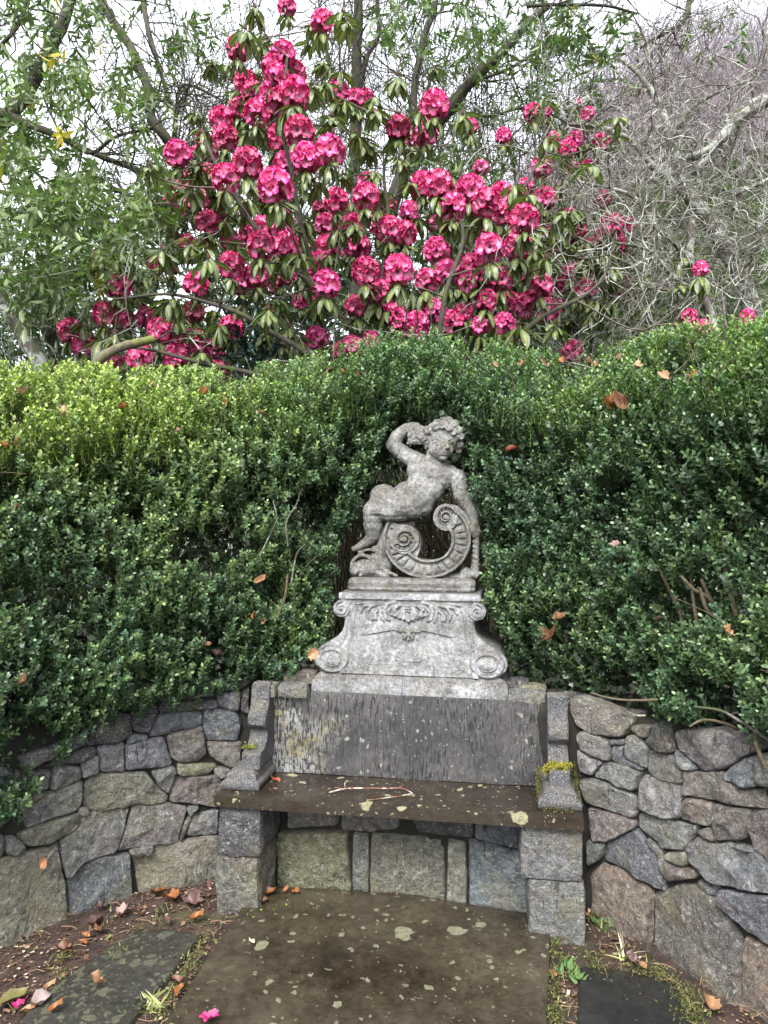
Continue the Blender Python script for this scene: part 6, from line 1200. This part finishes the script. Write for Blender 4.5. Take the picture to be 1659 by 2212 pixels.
# leaves caught in the hedge
s_, u_, d_, hp, hn, hx, hy, ok, g_ = sample_hedge(60000, -.035, -.03); hp, hx, hy = hp[ok], hx[ok], hy[ok]
HL = [(1135,790,OR,"orange leaf on the hedge top right of the arch"),(1190,800,TN,"pale tan crumpled leaf on the hedge top right of the arch"),(1175,790,BR,"brown leaf between two others on the hedge top right of the arch"),(1330,885,OR,"large orange leaf in the upper right hedge face"),(1357,882,BR,"brown leaf touching the large orange one in the upper right hedge"),(1445,825,TN,"tan leaf on the right hedge shoulder"),(1293,797,TN,"tan leaf on the hedge shoulder above the right bench arm"),(1270,788,BR,"brown leaf on the hedge shoulder above the right bench arm"),(1115,975,RD,"long curved red brown leaf in the hedge right of the cherub head"),(740,815,OR,"rusty leaf in the hedge shoulder left of the arch"),(770,822,BR,"brown leaf in the hedge shoulder left of the arch"),(560,903,TN,"big tan leaf in the upper left hedge face"),(490,880,OR,"small orange leaf left of the big tan leaf"),(435,857,OR,"orange leaf on the left hedge shoulder"),(400,848,PU,"dark purplish leaf on the left hedge shoulder"),(550,838,BR,"brown leaf near the hedge top left of centre"),(330,842,OR,"orange brown leaf on the left hedge top"),(262,882,OR,"orange leaf low on the left hedge shoulder"),(245,850,TN,"tan leaf on the left hedge top"),(132,895,TN,"tan leaf far left on the hedge shoulder"),(35,965,TN,"tan leaf at the left edge of the hedge"),(8,975,OR,"orange leaf at the very left edge of the hedge"),(40,855,TN,"pale leaf at the far left of the hedge top"),(385,945,BR,"small brown leaf in the middle of the upper left hedge"),(450,1385,TN,"tan leaf in the lower left hedge face"),(462,1410,PU,"dull leaf under the tan one in the lower left hedge"),(548,1322,OR,"orange brown leaf in the hedge left of the pedestal"),(565,1338,TN,"tan leaf in the hedge left of the pedestal"),(555,1255,TN,"small tan leaf in the hedge left of the statue base"),(1345,1178,(.42,.28,.26),"pinkish leaf in the middle of the right hedge"),(1212,1335,TN,"long tan leaf hanging in the hedge right of the pedestal"),(1200,1375,BR,"long brown leaf hanging below the long tan one"),(1430,1328,PU,"dark maroon leaf in the lower right hedge"),(1437,1368,BR,"brown leaf below the maroon one in the lower right hedge"),(1390,805,TN,"tan leaf on the right hedge top"),(1503,818,OR,"orange leaf on the right hedge shoulder"),(1650,738,OR,"orange leaf at the far right of the hedge top"),(1585,1368,TN,"tan leaf near the pale stems in the right hedge"),(125,792,TN,"tan leaf on the left hedge ridge"),(22,1395 - 300,BR,"brown leaf at the left edge below the hedge shoulder"),(30,1470,BR,"red brown leaf near the bottom left of the hedge"),(1215,785,OR,"small orange leaf on the hedge top right of two pale leaves"),(1080,800,TN,"small tan leaf right above the niche arch"),(1340,790,BR,"small brown leaf on the right hedge ridge"),(1600,720,BR,"small brown leaf on the far right hedge ridge"),(1405,1235,BR,"brown leaf beside the pale stems of the right hedge"),(720,808,BR,"small brown leaf left of the rusty one by the arch")]
for i, (px, py, col, lab) in enumerate(HL):
    j = np.argmin((hx - px) ** 2 + (hy - py) ** 2); big = .085 if 'big' in lab or 'large' in lab or 'long' in lab else .05 + .02 * ((i * 7) % 3) / 2; p = hp[j] + np.array([0, .010, -.012]) ; big *= (.8, .95, .7)[i % 3]; drop(p, big, 'lobed' if i % 2 else 'oval', col, lab, (R(rng.uniform(5, 70)), rng.uniform(-.9, .9)), rng.uniform(0, 6.28), group="dead leaves caught in the hedge", seed=i)
# twig on the seat
t = Tubes(); z = .455
main_ = catmull([bl(-.26, .045, z + .004), bl(-.20, .075, z + .012), bl(-.12, .10, z + .010), bl(-.05, .12, z + .006), bl(.02, .115, z + .012), bl(.065, .085, z + .006)], 5); t.add(main_, (.0032, .0018), 5)
t.add(catmull([bl(-.20, .075, z + .012), bl(-.21, .12, z + .02), bl(-.19, .16, z + .012)], 4), (.0016, .001), 4); t.add(catmull([bl(-.21, .07, z + .012), bl(-.245, .085, z + .012)], 3), (.0014, .001), 4); t.add(catmull([bl(.065, .085, z + .006), bl(.02, .045, z + .008), bl(-.06, .015, z + .003), bl(-.10, -.005, z + .003)], 4), (.0018, .001), 4); t.add(catmull([bl(.0, .118, z + .01), bl(.02, .15, z + .015)], 3), (.0014, .001), 4)
t.obj("fallen_twig", bark_mat("peeling twig", (.16, .05, .03), (.30, .14, .09), 25, lichen=(.6, .56, .5)), label="thin forked twig with peeling bark on the bench seat", category="twig")
# withered pale plant in the joint at the bottom, bleached stalks at the right
tuft("withered_plant", "limp pale yellow green plant in the paving joint at the bottom left", [gr(318, 2170), gr(330, 2180), gr(350, 2175)], 20, .07, [(.26, .29, .09), (.34, .36, .16), (.2, .25, .06)], "plant", .012, .005, None, 1.3)
tuft("withered_plant", "bleached limp stalks on the soil behind the right flagstone", [gr(1350, 2075), gr(1345, 2066)], 16, .09, [(.55, .50, .36), (.40, .42, .15)], "plant", .012, .004, None, 1.3)
tuft("seedling", "small green seedling beside the tan leaf at the right wall", [gr(1300, 1985), gr(1292, 1995), gr(1310, 1992)], 70, .045, [(.06, .12, .035), (.11, .17, .045)], "plant", .02, .004, None, .7)
tuft("seedling", "small leafy green weed in the joint beside the right flagstone", [gr(1222, 2085), gr(1215, 2100), gr(1240, 2112)], 40, .035, [(.07, .14, .04), (.12, .20, .055)], "plant", .012, .007, None, .9)
